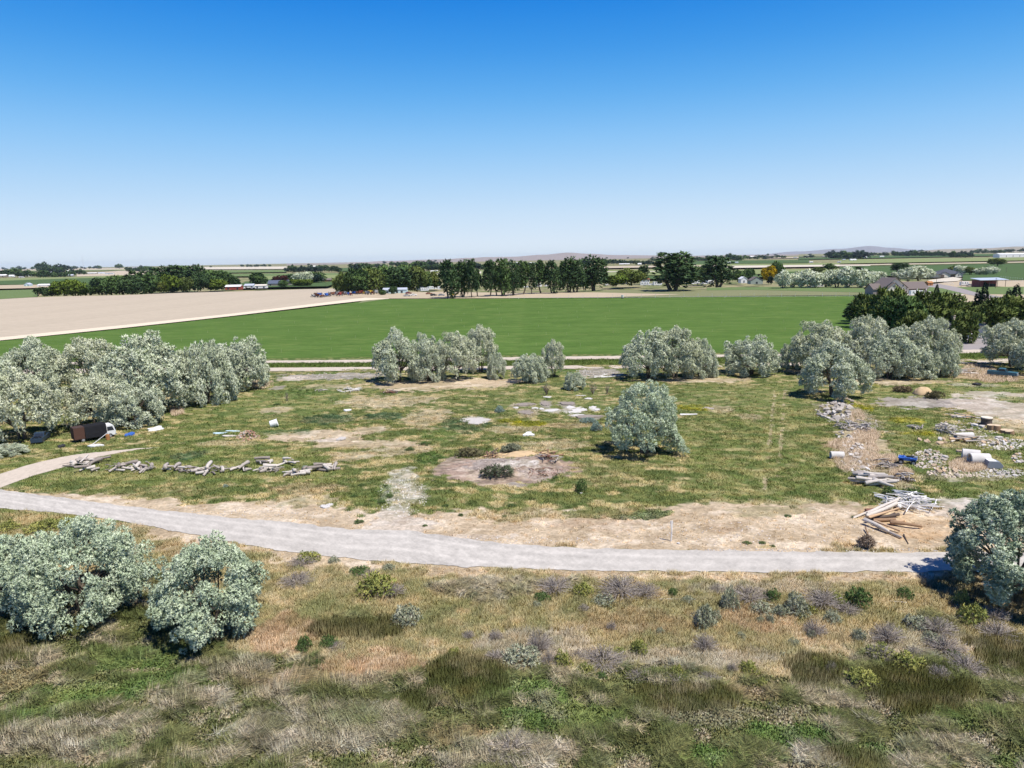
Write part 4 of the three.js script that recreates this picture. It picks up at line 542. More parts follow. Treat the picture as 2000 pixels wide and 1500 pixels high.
bush('green', 1135, 962, 26, 32, 'green_shrub', 'small round green shrub beside a white scrap in the pasture'); bush('green', 1745, 972, 36, 28, 'green_shrub', 'green shrub between the log heap and the white branches', 'shrubs beside the white branches'); bush('green', 1787, 974, 40, 30, 'green_shrub', 'green shrub between the log heap and the white branches', 'shrubs beside the white branches');
bush('sapling', 1068, 772, 26, 36, 'dead_sapling', 'bare brown sapling beside the small silver olive', 'bare saplings by the small olive'); bush('sapling', 1158, 771, 22, 36, 'dead_sapling', 'bare brown sapling beside the small silver olive', 'bare saplings by the small olive'); bush('sapling', 1186, 770, 14, 30, 'dead_sapling', 'bare brown sapling beside the small silver olive', 'bare saplings by the small olive'); bush('sapling', 560, 784, 12, 24, 'dead_sapling', 'thin dark sapling alone in the green pasture');
for (const [x, y, w, h] of [[975, 806, 22, 18], [1165, 842, 26, 24], [1150, 826, 34, 18], [440, 952, 14, 9], [596, 918, 18, 12]]) bush('teal', x, y, w, h, 'silver_weed', 'pale blue green weed clump in the pasture', 'blue green weeds in the pasture');
for (const [x, y, w, h] of [[900, 1008, 12, 8], [985, 1012, 12, 9], [1490, 1062, 16, 5], [1510, 1068, 12, 5], [1460, 1063, 18, 5], [745, 985, 18, 12], [690, 972, 16, 9], [705, 950, 14, 8], [760, 972, 18, 12], [700, 1022, 22, 8], [830, 1028, 12, 5], [1670, 1012, 14, 6], [1540, 1010, 16, 6], [300, 900, 24, 9], [640, 960, 14, 6], [1000, 990, 20, 8], [870, 990, 16, 8], [1085, 935, 14, 8], [800, 880, 20, 8], [830, 870, 24, 9], [620, 815, 20, 8], [540, 792, 16, 7]]) bush('green', x, y, w, h, 'weed_clump', 'low green weed clump dotted over the pasture edge', 'green weed clumps of the pasture');
// ---------- buildings ----------
const bx = (w, h, d, x = 0, y = 0, z = 0, ry = 0) => { const g = new THREE.BoxGeometry(w, h, d); if (ry) g.rotateY(ry); g.translate(x, y, z); return g; };
const cy = (r0, r1, h, x = 0, y = 0, z = 0, n = 12, axis) => { const g = new THREE.CylinderGeometry(r0, r1, h, n); if (axis === 'x') g.rotateZ(Math.PI / 2); if (axis === 'z') g.rotateX(Math.PI / 2); g.translate(x, y, z); return g; };
function prism(pts, d, x = 0, y = 0, z = 0, bevel = 0) { const g = new THREE.ExtrudeGeometry(new THREE.Shape(pts.map(([a, b]) => new THREE.Vector2(a, b))), { depth: d, bevelEnabled: !!bevel, bevelSize: bevel, bevelThickness: bevel, bevelSegments: 2 }); g.translate(x, y, z - d / 2); return g; }
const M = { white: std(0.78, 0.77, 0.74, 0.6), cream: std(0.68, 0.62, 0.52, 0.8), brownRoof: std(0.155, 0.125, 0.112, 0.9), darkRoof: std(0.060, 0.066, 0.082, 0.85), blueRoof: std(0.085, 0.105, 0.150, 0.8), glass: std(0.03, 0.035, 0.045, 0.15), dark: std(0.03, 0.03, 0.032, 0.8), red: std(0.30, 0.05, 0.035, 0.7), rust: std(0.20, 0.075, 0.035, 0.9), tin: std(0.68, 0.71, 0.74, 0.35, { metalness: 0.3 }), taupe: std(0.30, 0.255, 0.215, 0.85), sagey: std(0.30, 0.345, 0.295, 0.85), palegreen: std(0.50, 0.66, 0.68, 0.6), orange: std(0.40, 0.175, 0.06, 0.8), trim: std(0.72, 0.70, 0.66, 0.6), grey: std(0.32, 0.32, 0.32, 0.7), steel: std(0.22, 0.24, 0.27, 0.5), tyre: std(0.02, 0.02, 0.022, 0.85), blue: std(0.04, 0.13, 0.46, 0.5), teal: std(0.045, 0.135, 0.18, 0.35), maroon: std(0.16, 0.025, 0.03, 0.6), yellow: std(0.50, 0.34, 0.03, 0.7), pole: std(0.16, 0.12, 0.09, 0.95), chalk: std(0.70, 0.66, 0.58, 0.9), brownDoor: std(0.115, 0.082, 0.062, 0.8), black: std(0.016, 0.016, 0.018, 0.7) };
function spot(x, y, turn = 0) { const o = new THREE.Group(), p = G(x, y); o.position.set(p.x, -p.z < 186 ? relief(p.x, p.z) : 0, p.z); o.rotation.y = turn; return o; }
// wall with a pitched roof; the ridge runs along x, or along z for a gable that faces us
function gable(o, w, d, h, rise, wall, roof, { x = 0, z = 0, y = 0, front = false, eave = 0.5, gableWall } = {}) {
  const a = front ? w : d, l = front ? d : w, g = prism([[-a / 2, 0], [a / 2, 0], [a / 2, h], [0, h + rise], [-a / 2, h]], l); if (!front) g.rotateY(Math.PI / 2); g.translate(x, y, z); part('wall', g, wall, o);
  const e = eave, s = rise / (a / 2), t = 0.28, rg = [-1, 1].map((k) => { const q = prism([[0, h + rise + 0.04], [k * (a / 2 + e), h - s * e + 0.04], [k * (a / 2 + e), h - s * e + t], [0, h + rise + t]], l + 2 * e); if (!front) q.rotateY(Math.PI / 2); q.translate(x, y, z); return q; });
  part('roof', mergeGeometries(rg), roof, o);
}
function pane(o, x, y, z, w, h, frame = M.trim) { const f = part('window', mergeGeometries([bx(w + 0.3, 0.15, 0.16, x, y + h / 2 + 0.075, z), bx(w + 0.3, 0.15, 0.16, x, y - h / 2 - 0.075, z), bx(0.15, h, 0.16, x - w / 2 - 0.075, y, z), bx(0.15, h, 0.16, x + w / 2 + 0.075, y, z), bx(0.1, h, 0.1, x, y, z + 0.02)]), frame, o); part('pane', bx(w, h, 0.06, x, y, z), M.glass, f); }
const doorway = (o, x, y, z, w, h, m = M.brownDoor, name = 'door') => part(name, bx(w, h, 0.16, x, y + h / 2, z), m, o);
{ // brown roofed house with two nested gables
  const o = spot(1748, 574, 0.1), k = 1.0;
  gable(o, 15, 13, 4.6, 5.6, M.cream, M.brownRoof, { x: -4.6, front: true, eave: 0.9 });
  gable(o, 7.6, 2, 4.4, 3.0, M.cream, M.brownRoof, { x: -6.6, z: 7.4, front: true, eave: 0.7 });
  gable(o, 15, 10, 3.6, 3.6, M.taupe, M.brownRoof, { x: 10.2, z: 0.5, eave: 0.8 });
  gable(o, 6, 9, 3.6, 3.0, M.taupe, M.brownRoof, { x: -14.6, z: 0, eave: 0.6 });
  part('porch_wall', bx(15.2, 3.2, 0.3, -4.6, 1.6, 6.75), M.taupe, o); pane(o, -6.6, 5.2, 8.5, 1.7, 1.3); pane(o, 0.6, 5.4, 6.6, 0.9, 1.2);
  doorway(o, -13.6, 0, 4.7, 3, 2.8, M.brownDoor, 'garage_door'); doorway(o, 7, 0, 5.6, 4.6, 2.8, M.brownDoor, 'garage_door'); doorway(o, 13.6, 0, 5.6, 4.6, 2.8, M.brownDoor, 'garage_door'); for (const x of [4.2, 10.3, 16.5]) part('post', bx(0.4, 3.4, 0.4, x, 1.7, 6.1), M.trim, o);  // brown sheets behind the posts stand in for the shade beneath the carport
  tag(put(o, 'house'), 'cream house with a steep brown roof and two nested gables', 'house');
}
{ // dark hipped house
  const o = spot(1846, 541.5, 0.05); part('wall', bx(28, 3.4, 12, 0, 1.7, 0), M.cream, o);
  const r = new THREE.ConeGeometry(1, 1, 4, 1); r.rotateY(Math.PI / 4); r.scale(21.6, 5.2, 10.2); r.translate(0, 5.95, 0); part('roof', r, M.darkRoof, o);
  for (const [x, w] of [[-6, 8], [8.5, 6]]) gable(o, w, 3, 3.4, 2, M.cream, M.darkRoof, { x, z: 6, front: true, eave: 0.7 });
  doorway(o, -8, 0, 7.56, 3.6, 2.8, M.brownDoor, 'garage_door'); doorway(o, 3.4, 0, 6.1, 4.4, 2.7, M.brownDoor, 'garage_door'); pane(o, 8.5, 2.2, 7.56, 1.4, 1.6); tag(put(o, 'house'), 'pale house with a low dark hipped roof and wide garage', 'house');  // sheet between the gables is coloured brown in place of a shaded porch opening
}
{ const o = spot(1930, 560, 0.04); part('wall', mergeGeometries([bx(0.25, 5, 9, -9.3, 2.5, 0), bx(18.6, 4.4, 0.25, 0, 2.2, -4.4), bx(2, 4.4, 0.25, -8.3, 2.2, 4.4)]), M.maroon, o); part('roof', bx(21, 0.3, 11.5, 0, 5.6, 0).rotateX(0.1), M.tin, o); for (const x of [-3, 3, 9]) part('post', cy(0.16, 0.16, 5.4, x, 2.6, 5), M.pole, o); part('dark_block', bx(6, 2, 4, 2, 1, -1), M.dark, o); tag(put(o, 'open_shed'), 'open pole shed with a shiny white metal roof', 'shed'); }  // near-black block on the shed floor
{ const o = spot(1814, 558, 0.1); gable(o, 4, 4, 2.2, 1.0, M.orange, M.orange, { eave: 0.2 }); doorway(o, 0, 0, 2.02, 1, 1.9, M.rust); tag(put(o, 'garden_shed'), 'small orange brown garden shed beside the brown roofed house', 'shed'); }
{ const o = spot(1866, 652, -0.02); gable(o, 15, 9, 3.2, 2.6, M.cream, M.taupe, { x: 6, eave: 0.6 }); doorway(o, 0.6, 0, 4.56, 4.2, 2.9, M.white, 'garage_door'); for (const x of [-0.9, 0.6, 2.1]) pane(o, x, 2.3, 4.66, 0.9, 0.9, M.white); gable(o, 9, 8, 3, 2.2, M.taupe, M.darkRoof, { x: -7, z: -2, eave: 0.5 }); gable(o, 13, 10, 3.4, 2.6, M.taupe, M.grey, { x: 17, z: 1, eave: 0.6 }); tag(put(o, 'farmhouse'), 'farmhouse among dark garden trees with a white windowed garage door', 'house'); }
function shed(x, y, w, d, h, rise, wall, roof, label, { front = false, turn = 0, name = 'shed', group, cat = 'shed', holes = 2 } = {}) {
  const o = spot(x, y, turn), s = scaleAt(o.position); const W = w / s, H = h / s, R = rise / s, D = d; o.position.z -= D / 2;
  gable(o, W, D, H, R, wall, roof, { front, eave: 0.35 }); for (let i = 0; i < holes; i++) doorway(o, mix(-0.3, 0.3, holes > 1 ? i / (holes - 1) : 0.5) * W, H * 0.15, D / 2 + 0.06, Math.min(1.6, W * 0.16), H * 0.5, M.glass, 'window');
  return tag(put(o, name), label, cat, group);
}
shed(771, 573, 46, 8, 7, 3, M.palegreen, M.tin, 'long pale green mobile home among parked trailers', { name: 'mobile_home', cat: 'house', holes: 4 });
shed(455, 566, 30, 8, 6, 3, M.red, M.white, 'red barn with a white roof beside the ploughed field', { name: 'barn', cat: 'barn' }); shed(486, 562, 18, 8, 4, 3, M.white, M.tin, 'white shed beside the red barn', { name: 'shed' });
shed(536, 558, 26, 10, 4, 6, M.taupe, M.blueRoof, 'house with a slate blue roof beside the ploughed field', { name: 'house', cat: 'house' }); shed(561, 557, 12, 8, 4, 6, M.taupe, M.darkRoof, 'grey gabled garage beside the blue roofed house', { name: 'garage', cat: 'garage', front: true, holes: 1 }); shed(509, 563, 22, 6, 5, 2, M.white, M.cream, 'cream outbuilding beside the blue roofed house', { name: 'outbuilding' });
shed(638, 550, 18, 9, 3, 3, M.rust, M.brownRoof, 'low brown farmhouse in a dark green field', { name: 'house', cat: 'house' }); shed(1453, 553, 12, 8, 8, 4, M.white, M.white, 'white gabled shed beside the sage green cottage', { front: true, holes: 1 }); shed(1478, 555, 24, 9, 7, 7, M.sagey, M.brownRoof, 'sage green cottage with a dark gable beside the golden tree', { name: 'cottage', cat: 'house', front: true, holes: 1 }); shed(1262, 551, 14, 6, 5, 2, M.white, M.rust, 'white hut with a red roof behind parked campers', { name: 'hut', cat: 'hut' });
shed(1600, 560, 18, 7, 14, 2, M.white, M.white, 'white house behind the silver tree row', { name: 'house', cat: 'house' }); shed(1716, 548, 22, 8, 4, 4, M.taupe, M.brownRoof, 'flat brown roof behind the brown house', { name: 'house', cat: 'house' }); shed(86, 559.5, 27, 10, 2.5, 2, M.white, M.white, 'long white farm shed in the dark green field', { name: 'farm_shed' }); shed(52, 559, 10, 8, 3, 3, M.palegreen, M.tin, 'small bluish tin shed in the dark green field', { front: true, name: 'farm_shed' });
shed(1985, 502.5, 66, 30, 6, 2, M.white, M.white, 'huge long white warehouse on the plain', { name: 'warehouse', cat: 'warehouse', holes: 4 }); shed(1960, 492, 22, 20, 2, 1, M.cream, M.white, 'cream warehouse behind the huge white one', { name: 'warehouse', cat: 'warehouse' });
{ const r = rng(5), g = 'tiny farm buildings on the plain'; for (const [x, y, w, h] of [[5, 541, 14, 5], [22, 541, 10, 4], [48, 540, 12, 5], [60, 540, 8, 4], [40, 543, 8, 3], [82, 538, 10, 6], [97, 536, 16, 5], [108, 540, 9, 5], [138, 541, 10, 5], [158, 535, 12, 2.6], [178, 535.5, 24, 3], [197, 535, 12, 3], [213, 536, 16, 3], [134, 531, 8, 3], [264, 526, 12, 5], [282, 527, 12, 4], [298, 528, 8, 3], [615, 524, 10, 5], [632, 525, 10, 4], [650, 524, 8, 3], [610, 530, 6, 2.4], [720, 522, 6, 2.4], [745, 519, 8, 2.4], [832, 526, 8, 4], [848, 532, 14, 3.4], [1040, 516, 12, 3.4], [1012, 515, 8, 3], [1196, 512, 8, 2.4], [1235, 514, 10, 2.6], [1250, 517, 8, 3], [1220, 517, 20, 2.4], [1137, 528, 7, 5], [1424, 514, 6, 3], [1439, 514, 6, 2.4], [1474, 503, 18, 3], [1530, 503.5, 6, 3], [1554, 504, 6, 2], [1578, 502, 14, 2.4], [1610, 502, 6, 2], [1649, 508.5, 6, 2], [1667, 509, 12, 3], [1705, 497, 6, 3], [1691, 504, 5, 3], [1723, 502, 8, 2], [1784, 495, 6, 2], [1935, 490.5, 12, 2.4], [1985, 491, 14, 3], [1640, 513, 6, 2.4], [1585, 513, 6, 2]]) shed(x, y, w, 6 + r() * 4, h * 0.6, h * 0.4, [M.white, M.cream, M.white, M.taupe][Math.floor(r() * 4)], [M.white, M.tin, M.white, M.grey][Math.floor(r() * 4)], 'tiny pale farm building on the distant plain', { name: 'distant_building', group: g, cat: 'building', holes: 1, turn: (r() - 0.5) * 0.4 }); }
// driveway, yard and drive paving
const asphalt = tiled(128, 128, (c, r) => { const k = 0.8 + 0.4 * wnoise(c / 12, r / 12, 128 / 12); return [0.30 * k, 0.27 * k, 0.255 * k]; });
area([[1836, 684], [1850, 655], [1900, 650], [1960, 655], [1960, 676], [1940, 681], [1850, 686]], 0.03, asphalt, 'driveway', 12); area([[1808, 556], [1832, 554], [1870, 561], [1910, 572], [1960, 580], [1950, 585], [1890, 575], [1840, 563], [1812, 560]], 0.12, asphalt, 'driveway', 12); area([[1812, 547], [1862, 541], [1880, 544], [1870, 549], [1820, 551]], 0.5, fieldTex(...PALE), 'driveway', 20);
// ---------- vehicles ----------
function wheels(o, xs, z, r, w = 0.24) { for (const x of xs) for (const s of [-1, 1]) { const t = part('wheel', cy(r, r, w, x, r, s * z, 14, 'z'), M.tyre, o); part('rim', cy(r * 0.55, r * 0.55, w + 0.03, x, r, s * z, 10, 'z'), M.grey, t); } }
function pickup(paint) { const o = new THREE.Group(); part('body', mergeGeometries([prism([[-2.6, 0.45], [2.65, 0.45], [2.7, 0.85], [2.6, 1.02], [0.9, 1.1], [-2.6, 1.1]], 1.8, 0, 0, 0, 0.05), prism([[-0.75, 1.1], [0.95, 1.1], [0.45, 1.72], [-0.6, 1.72]], 1.55, 0, 0, 0, 0.04)]), paint, o); part('windshield', prism([[0.98, 1.16], [0.56, 1.66], [0.6, 1.68], [1.03, 1.17]], 1.4), M.glass, o); for (const s of [-1, 1]) { part('side_window', prism([[-0.5, 1.18], [0.7, 1.18], [0.4, 1.62], [-0.45, 1.62]], 0.03, 0, 0, s * 0.83), M.glass, o); part('headlight', bx(0.06, 0.18, 0.3, 2.74, 0.86, s * 0.68), M.trim, o); } part('rear_window', prism([[-0.8, 1.2], [-0.66, 1.64], [-0.64, 1.64], [-0.77, 1.2]], 1.3), M.glass, o); part('bed', bx(1.6, 0.06, 1.5, -1.7, 1.12, 0), M.dark, o); part('grille', bx(0.06, 0.22, 0.9, 2.74, 0.84, 0), M.dark, o); part('bumper', bx(0.16, 0.2, 1.86, 2.76, 0.52, 0), M.steel, o); wheels(o, [-1.6, 1.7], 0.8, 0.38); return o; }
function camper(paint, L = 7) { const o = new THREE.Group(); part('body', prism([[-L / 2, 0.5], [L / 2 - 0.4, 0.5], [L / 2, 1.2], [L / 2 - 0.5, 2.9], [-L / 2, 3]], 2.3, 0, 0, 0, 0.06), paint, o); for (const s of [-1, 1]) { for (const x of [-0.32, 0.02, 0.28]) part('window', bx(L * 0.12, 0.6, 0.05, x * L, 2.1, s * 1.22), M.glass, o); part('door', bx(0.7, 1.8, 0.05, L * 0.16, 1.6, s * 1.215), M.trim, o); part('stripe', bx(L * 0.8, 0.22, 0.04, 0, 1.35, s * 1.218), M.steel, o); } wheels(o, [-0.5, 0.4], 1.0, 0.36); part('hitch', bx(1.1, 0.1, 0.1, L / 2 + 0.5, 0.55, 0), M.dark, o); return o; }
function car(paint) { const o = new THREE.Group(); part('body', mergeGeometries([prism([[-2.15, 0.35], [2.15, 0.35], [2.2, 0.75], [1.0, 0.95], [-2.15, 0.95]], 1.7, 0, 0, 0, 0.05), prism([[-1.7, 0.95], [0.9, 0.95], [0.3, 1.42], [-1.2, 1.42]], 1.45, 0, 0, 0, 0.04)]), paint, o); part('windshield', prism([[0.95, 0.98], [0.36, 1.4], [0.4, 1.42], [1.0, 1.0]], 1.35), M.glass, o); for (const s of [-1, 1]) part('side_window', prism([[-1.4, 1.0], [0.65, 1.0], [0.22, 1.36], [-1.1, 1.36]], 0.03, 0, 0, s * 0.78), M.glass, o); wheels(o, [-1.35, 1.35], 0.78, 0.33); return o; }
function place(o, x, y, turn, name, label, cat, group, s = 1) { const p = -G(x, y).z < 186 ? GR(x, y) : G(x, y); o.position.copy(p); if (-p.z >= 186) o.position.y = 0.04; o.rotation.y = turn; o.scale.setScalar(s); return tag(put(o, name), label, cat, group); }
place(pickup(M.teal), 1957, 735, -0.75, 'pickup_truck', 'old blue pickup truck parked in dry grass beside an olive tree', 'pickup');
place(camper(M.white, 8.5), 1790, 577, 0.05, 'camper', 'white travel trailer with dark windows before the brown roofed house', 'camper'); place(pickup(M.white), 1815, 576, 0.1, 'pickup_truck', 'white pickup hitched beside the white travel trailer', 'pickup', null, 1.1);
place(camper(M.white, 6), 1883, 558, 0, 'camper', 'white box trailer beside the open pole shed', 'trailer'); place(pickup(M.grey), 1894, 559, 0.2, 'pickup_truck', 'grey pickup beside the open pole shed', 'pickup'); place(pickup(M.red), 1889, 657, 0.1, 'pickup_truck', 'red pickup in the farmhouse driveway', 'pickup'); place(car(M.white), 1903, 661, 0.3, 'car', 'pale car in the farmhouse driveway', 'car');
{ const V3 = [[[820, 567, 'c'], [829, 569, 'c'], [840, 566, 'c'], [850, 565, 'p'], [858, 566, 'c']], 'white camper or truck in the scrap yard beside the poplars'], g = 'white campers and trucks of the scrap yard'; V3[0].forEach(([x, y, k], i) => place(k === 'c' ? camper(M.white, 7) : pickup(M.white), x, y, i * 0.4, k === 'c' ? 'camper' : 'pickup_truck', V3[1], 'camper', g)); for (const [x, y, m, t, l] of [[808, 578, M.white, 0.1, 'white'], [795, 579, M.grey, 0.3, 'grey'], [862, 578, M.steel, 0.1, 'dark'], [886, 577, M.yellow, 0.2, 'pale yellow'], [847, 578, M.dark, 0.7, 'black'], [838, 575, M.rust, 0.2, 'rusty'], [798, 574, M.maroon, 0.4, 'maroon']]) place(car(m), x, y, t, 'car', l + ' car parked at the edge of the scrap yard', 'car', null, 1.15); }
{ const g = 'vehicles parked behind the poplars'; [[1033, 562], [1050, 561], [1068, 560], [1100, 560], [1142, 558], [1020, 562], [1200, 557], [1216, 556], [1186, 558]].forEach(([x, y], i) => place(i % 3 === 1 ? camper(i % 2 ? M.white : M.palegreen, 6.5) : car(M.white), x, y, i * 0.5, i % 3 === 1 ? 'camper' : 'car', 'pale parked vehicle glimpsed behind the poplar row', 'vehicle', g, 1.2)); }
{ const g = 'white campers by the lone cottonwood'; [[1259, 558], [1272, 558], [1284, 558], [1348, 556], [1358, 555], [1374, 556], [1386, 555]].forEach(([x, y], i) => place(i % 2 ? pickup(M.white) : camper(M.white, 7), x, y, 0.1 * i, i % 2 ? 'pickup_truck' : 'camper', 'white vehicle parked beside the lone big cottonwood', 'vehicle', g, 1.15)); }
{ const g = 'vehicles under the silver tree row'; [[1550, 557, M.red], [1558, 557, M.white], [1596, 558, M.white], [1658, 558, M.white], [474, 564, M.white], [492, 564, M.grey]].forEach(([x, y, m], i) => place(car(m), x, y, i, 'car', i < 4 ? 'small vehicle glimpsed under the silver tree row' : 'small vehicle beside the red barn', 'car', i < 4 ? g : 'vehicles beside the red barn', 1.2)); }
{ // scrap machinery along the field edge
  const r = rng(61), g = 'scrap machinery at the field corner', mats = [M.rust, M.steel, M.dark, M.red, M.yellow, M.rust, M.grey, M.blue, M.white];
  const implement = (m, L) => { const o = new THREE.Group(); part('frame', mergeGeometries([bx(L, 0.22, 0.22, 0, 0.9, -0.7), bx(L, 0.22, 0.22, 0, 0.9, 0.7), ...[-0.4, 0, 0.4].map((t) => bx(0.2, 0.2, 1.6, t * L, 0.92, 0))]), m, o); part('hopper', prism([[-L * 0.18, 1.0], [L * 0.18, 1.0], [L * 0.3, 2.1], [-L * 0.3, 2.1]], 1.3), m, o); part('arm', bx(0.16, 2.2, 0.16, L * 0.4, 1.7, 0.2), M.dark, o); wheels(o, [-L * 0.35, L * 0.35], 0.9, 0.5); return o; };
  for (let i = 0; i < 30; i++) { const t = i / 29, x = mix(612, 736, t), y = mix(580, 573, t) + (r() - 0.5) * 4; place(implement(mats[Math.floor(r() * mats.length)], 3 + 3 * r()), x, y, r() * 6, 'farm_implement', 'rusty farm implement in the scrap row by the field corner', 'machinery', g, 0.9 + 0.5 * r()); }
}
// ---------- posts and pipes at the head of the field ----------
{ const proto = new THREE.Group(); part('riser', cy(0.06, 0.08, 2.1, 0, 1.05, 0, 6), M.chalk, proto); part('sprinkler_head', cy(0.16, 0.1, 0.3, 0, 2.2, 0, 6), M.white, proto); const g = 'pale stakes along the head of the alfalfa field'; for (let i = 0; i < 36; i++) { const x = 757 + i * 37.2 * (1 - i * 0.0022) * 0.78 + i * 1.2, y = x < 1000 ? 583.2 : mix(583.2, 579.4, (x - 1000) / 690); if (x > 1690) break; place(proto.clone(), x, y, 0, 'field_stake', 'pale stake in the row along the head of the alfalfa field', 'stake', g); }
  const A = G(1000, 583.4), B = G(1700, 579.2), n = A.clone().sub(B), pipe = new THREE.Group(); part('pipe', cy(0.09, 0.09, n.length(), 0, 0.5, 0, 6, 'x'), M.chalk, pipe); for (let i = 0; i < 9; i++) part('support', cy(0.1, 0.14, 0.5, (i / 8 - 0.5) * n.length() * 0.96, 0.25, 0, 6), M.chalk, pipe); pipe.position.copy(A).lerp(B, 0.5); pipe.rotation.y = Math.atan2(n.z, -n.x); tag(put(pipe, 'irrigation_pipe'), 'long thin pale irrigation pipe along the head of the field', 'pipe');
  const barrel = new THREE.Group(); part('barrel', cy(0.9, 0.8, 1.6, 0, 1.4, 0, 12), M.chalk, barrel); part('stand', cy(0.5, 0.8, 0.7, 0, 0.35, 0, 8), M.dark, barrel); place(barrel, 1216, 583, 0, 'water_barrel', 'pale water barrel on the head of the alfalfa field', 'barrel'); }
{ const head = new THREE.Group(); const straw = std(0.36, 0.36, 0.20, 0.9); part('riser', cy(0.03, 0.04, 0.9, 0, 0.45, 0, 5), straw, head); part('nozzle', cy(0.06, 0.05, 0.14, 0.04, 0.92, 0, 5), straw, head); const r = rng(17), g = 'sprinkler risers standing in the alfalfa'; for (let row = 0; row < 9; row++) for (let i = 0; i < 22; i++) { const z = -214 - row * 33 - 6 * r(), x = -0.62 * -z + i * (1.12 * -z / 22) + 8 * (r() - 0.5), o = head.clone(); const px = 1000 + x / -z * FOCAL; if (px < 300 || (px < 720 && -z > 240 + (px - 300) * 0.55)) continue; o.position.set(x, -0.05, z); tag(put(o, 'sprinkler'), 'thin pale sprinkler riser standing in the alfalfa', 'sprinkler', g); } }
{ const pole = (x, y, top, label, arms = true) => { const b = G(x, y), h = heightTo(b, x, top), o = new THREE.Group(); part('pole', cy(0.11, 0.17, h, 0, h / 2, 0, 7), M.pole, o); if (arms) part('crossarm', bx(2, 0.14, 0.14, 0, h - 0.5, 0), M.pole, o); o.position.copy(b); tag(put(o, 'utility_pole'), label, 'pole'); };
  pole(1877, 560, 537, 'utility pole between the dark roofed house and the pole shed'); pole(637, 560, 551, 'short utility pole in front of the low brown farmhouse'); pole(1944, 563, 543, 'utility pole at the corner of the open pole shed'); pole(1965, 533, 522, 'utility pole in the dark field behind the pole shed'); pole(1829, 553, 541, 'utility pole beside the orange brown shed');
  const b = G(164, 528), o = new THREE.Group(), h = heightTo(b, 164, 499); part('mast', cy(0.5, 0.9, h, 0, h / 2, 0, 6), std(0.55, 0.52, 0.55, 0.6), o); part('antenna', cy(0.2, 0.3, h * 0.15, 0, h * 1.05, 0, 5), M.red, o); o.position.copy(b); tag(put(o, 'radio_mast'), 'tall thin radio mast on the skyline', 'mast'); }
{ const r = rng(9), post = new THREE.Group(); part('post', cy(0.12, 0.14, 1.3, 0, 0.65, 0, 5), M.white, post); part('cap', cy(0.02, 0.17, 0.14, 0, 1.37, 0, 5), M.white, post); for (let i = 0; i < 14; i++) place(post.clone(), mix(1830, 1862, i / 13), mix(548.5, 556.5, i / 13), 0, 'fence_post', 'white fence post beside the curving driveway', 'fence post', 'white fence posts by the driveway'); for (let i = 0; i < 26; i++) place(post.clone(), mix(1955, 2010, (i % 13) / 12), i < 13 ? mix(542, 548, (i % 13) / 12) : mix(548, 552, (i % 13) / 12), 0, 'fence_post', 'white fence post of the paddock beside the pole shed', 'fence post', 'white fence posts of the paddock'); }
// ---------- logs, stones and junk ----------
const woodTex = (r, g, b) => tiled(64, 128, (c, q) => { const k = 0.62 + 0.76 * wnoise(c / 1.6, q / 20, 40); return [r * k, g * k, b * k]; });
const W = { mid: matte(woodTex(0.270, 0.232, 0.200)), grey: matte(woodTex(0.400, 0.352, 0.308)), pale: matte(woodTex(0.560, 0.505, 0.440)), white: matte(woodTex(0.760, 0.730, 0.690)), brown: matte(woodTex(0.300, 0.195, 0.120)), tan: matte(woodTex(0.520, 0.360, 0.225)), dark: matte(woodTex(0.120, 0.095, 0.080)), red: matte(woodTex(0.240, 0.125, 0.095)) };
function logShape(seed, bend = 0.12, taper = 0.75, sides = 8, seg = 5) {   // length 1 along x, radius 0.1, uneven, with closed ends
  const r = rng(seed), P = [], U = [], I = [], by = (r() - 0.5) * bend, bz = (r() - 0.5) * bend, wob = r() * 9;
  for (let i = 0; i <= seg; i++) { const t = i / seg, k = 0.1 * mix(1, taper, t) * (0.88 + 0.24 * r()), oy = Math.sin(t * Math.PI) * by, oz = Math.sin(t * Math.PI) * bz; for (let j = 0; j <= sides; j++) { const a = j / sides * 6.2832, q = k * (0.86 + 0.28 * noise(Math.cos(a) * 1.4 + wob, Math.sin(a) * 1.4 + t * 2)); P.push(t - 0.5, oy + Math.cos(a) * q, oz + Math.sin(a) * q); U.push(j / sides, t * 2); } }
  for (let i = 0; i < seg; i++) for (let j = 0; j < sides; j++) { const a = i * (sides + 1) + j, b = a + 1, c = a + sides + 1, d = c + 1; I.push(a, b, c, b, d, c); }
  for (const [i, fl] of [[0, 1], [seg, 0]]) { const c = P.length / 3; P.push(i / seg - 0.5, 0, 0); U.push(0.5, 0.5); for (let j = 0; j < sides; j++) { const a = i * (sides + 1) + j, b = a + 1; I.push(...(fl ? [c, b, a] : [c, a, b])); } }
  const g = new THREE.BufferGeometry(); g.setAttribute('position', new THREE.Float32BufferAttribute(P, 3)); g.setAttribute('uv', new THREE.Float32BufferAttribute(U, 2)); g.setIndex(I); g.computeVertexNormals(); return g;
}
const logShapes = [0, 1, 2, 3, 4, 5].map((i) => logShape(900 + i * 3, 0.07, [0.75, 0.5, 0.9, 0.45, 0.8, 0.6][i])), stickShapes = [0, 1, 2, 3].map((i) => logShape(950 + i, 0.35, 0.4, 5, 6));
function stick(shape, mat, len, rad, pos, yaw, tilt, name, label, cat, group) { const m = new THREE.Mesh(shape, mat); m.scale.set(len, rad / 0.1, rad / 0.1); m.position.copy(pos); m.rotation.set(0, yaw, tilt, 'YZX'); return tag(put(m, name), label, cat, group); }
const groundY = (x, z) => relief(x, z);
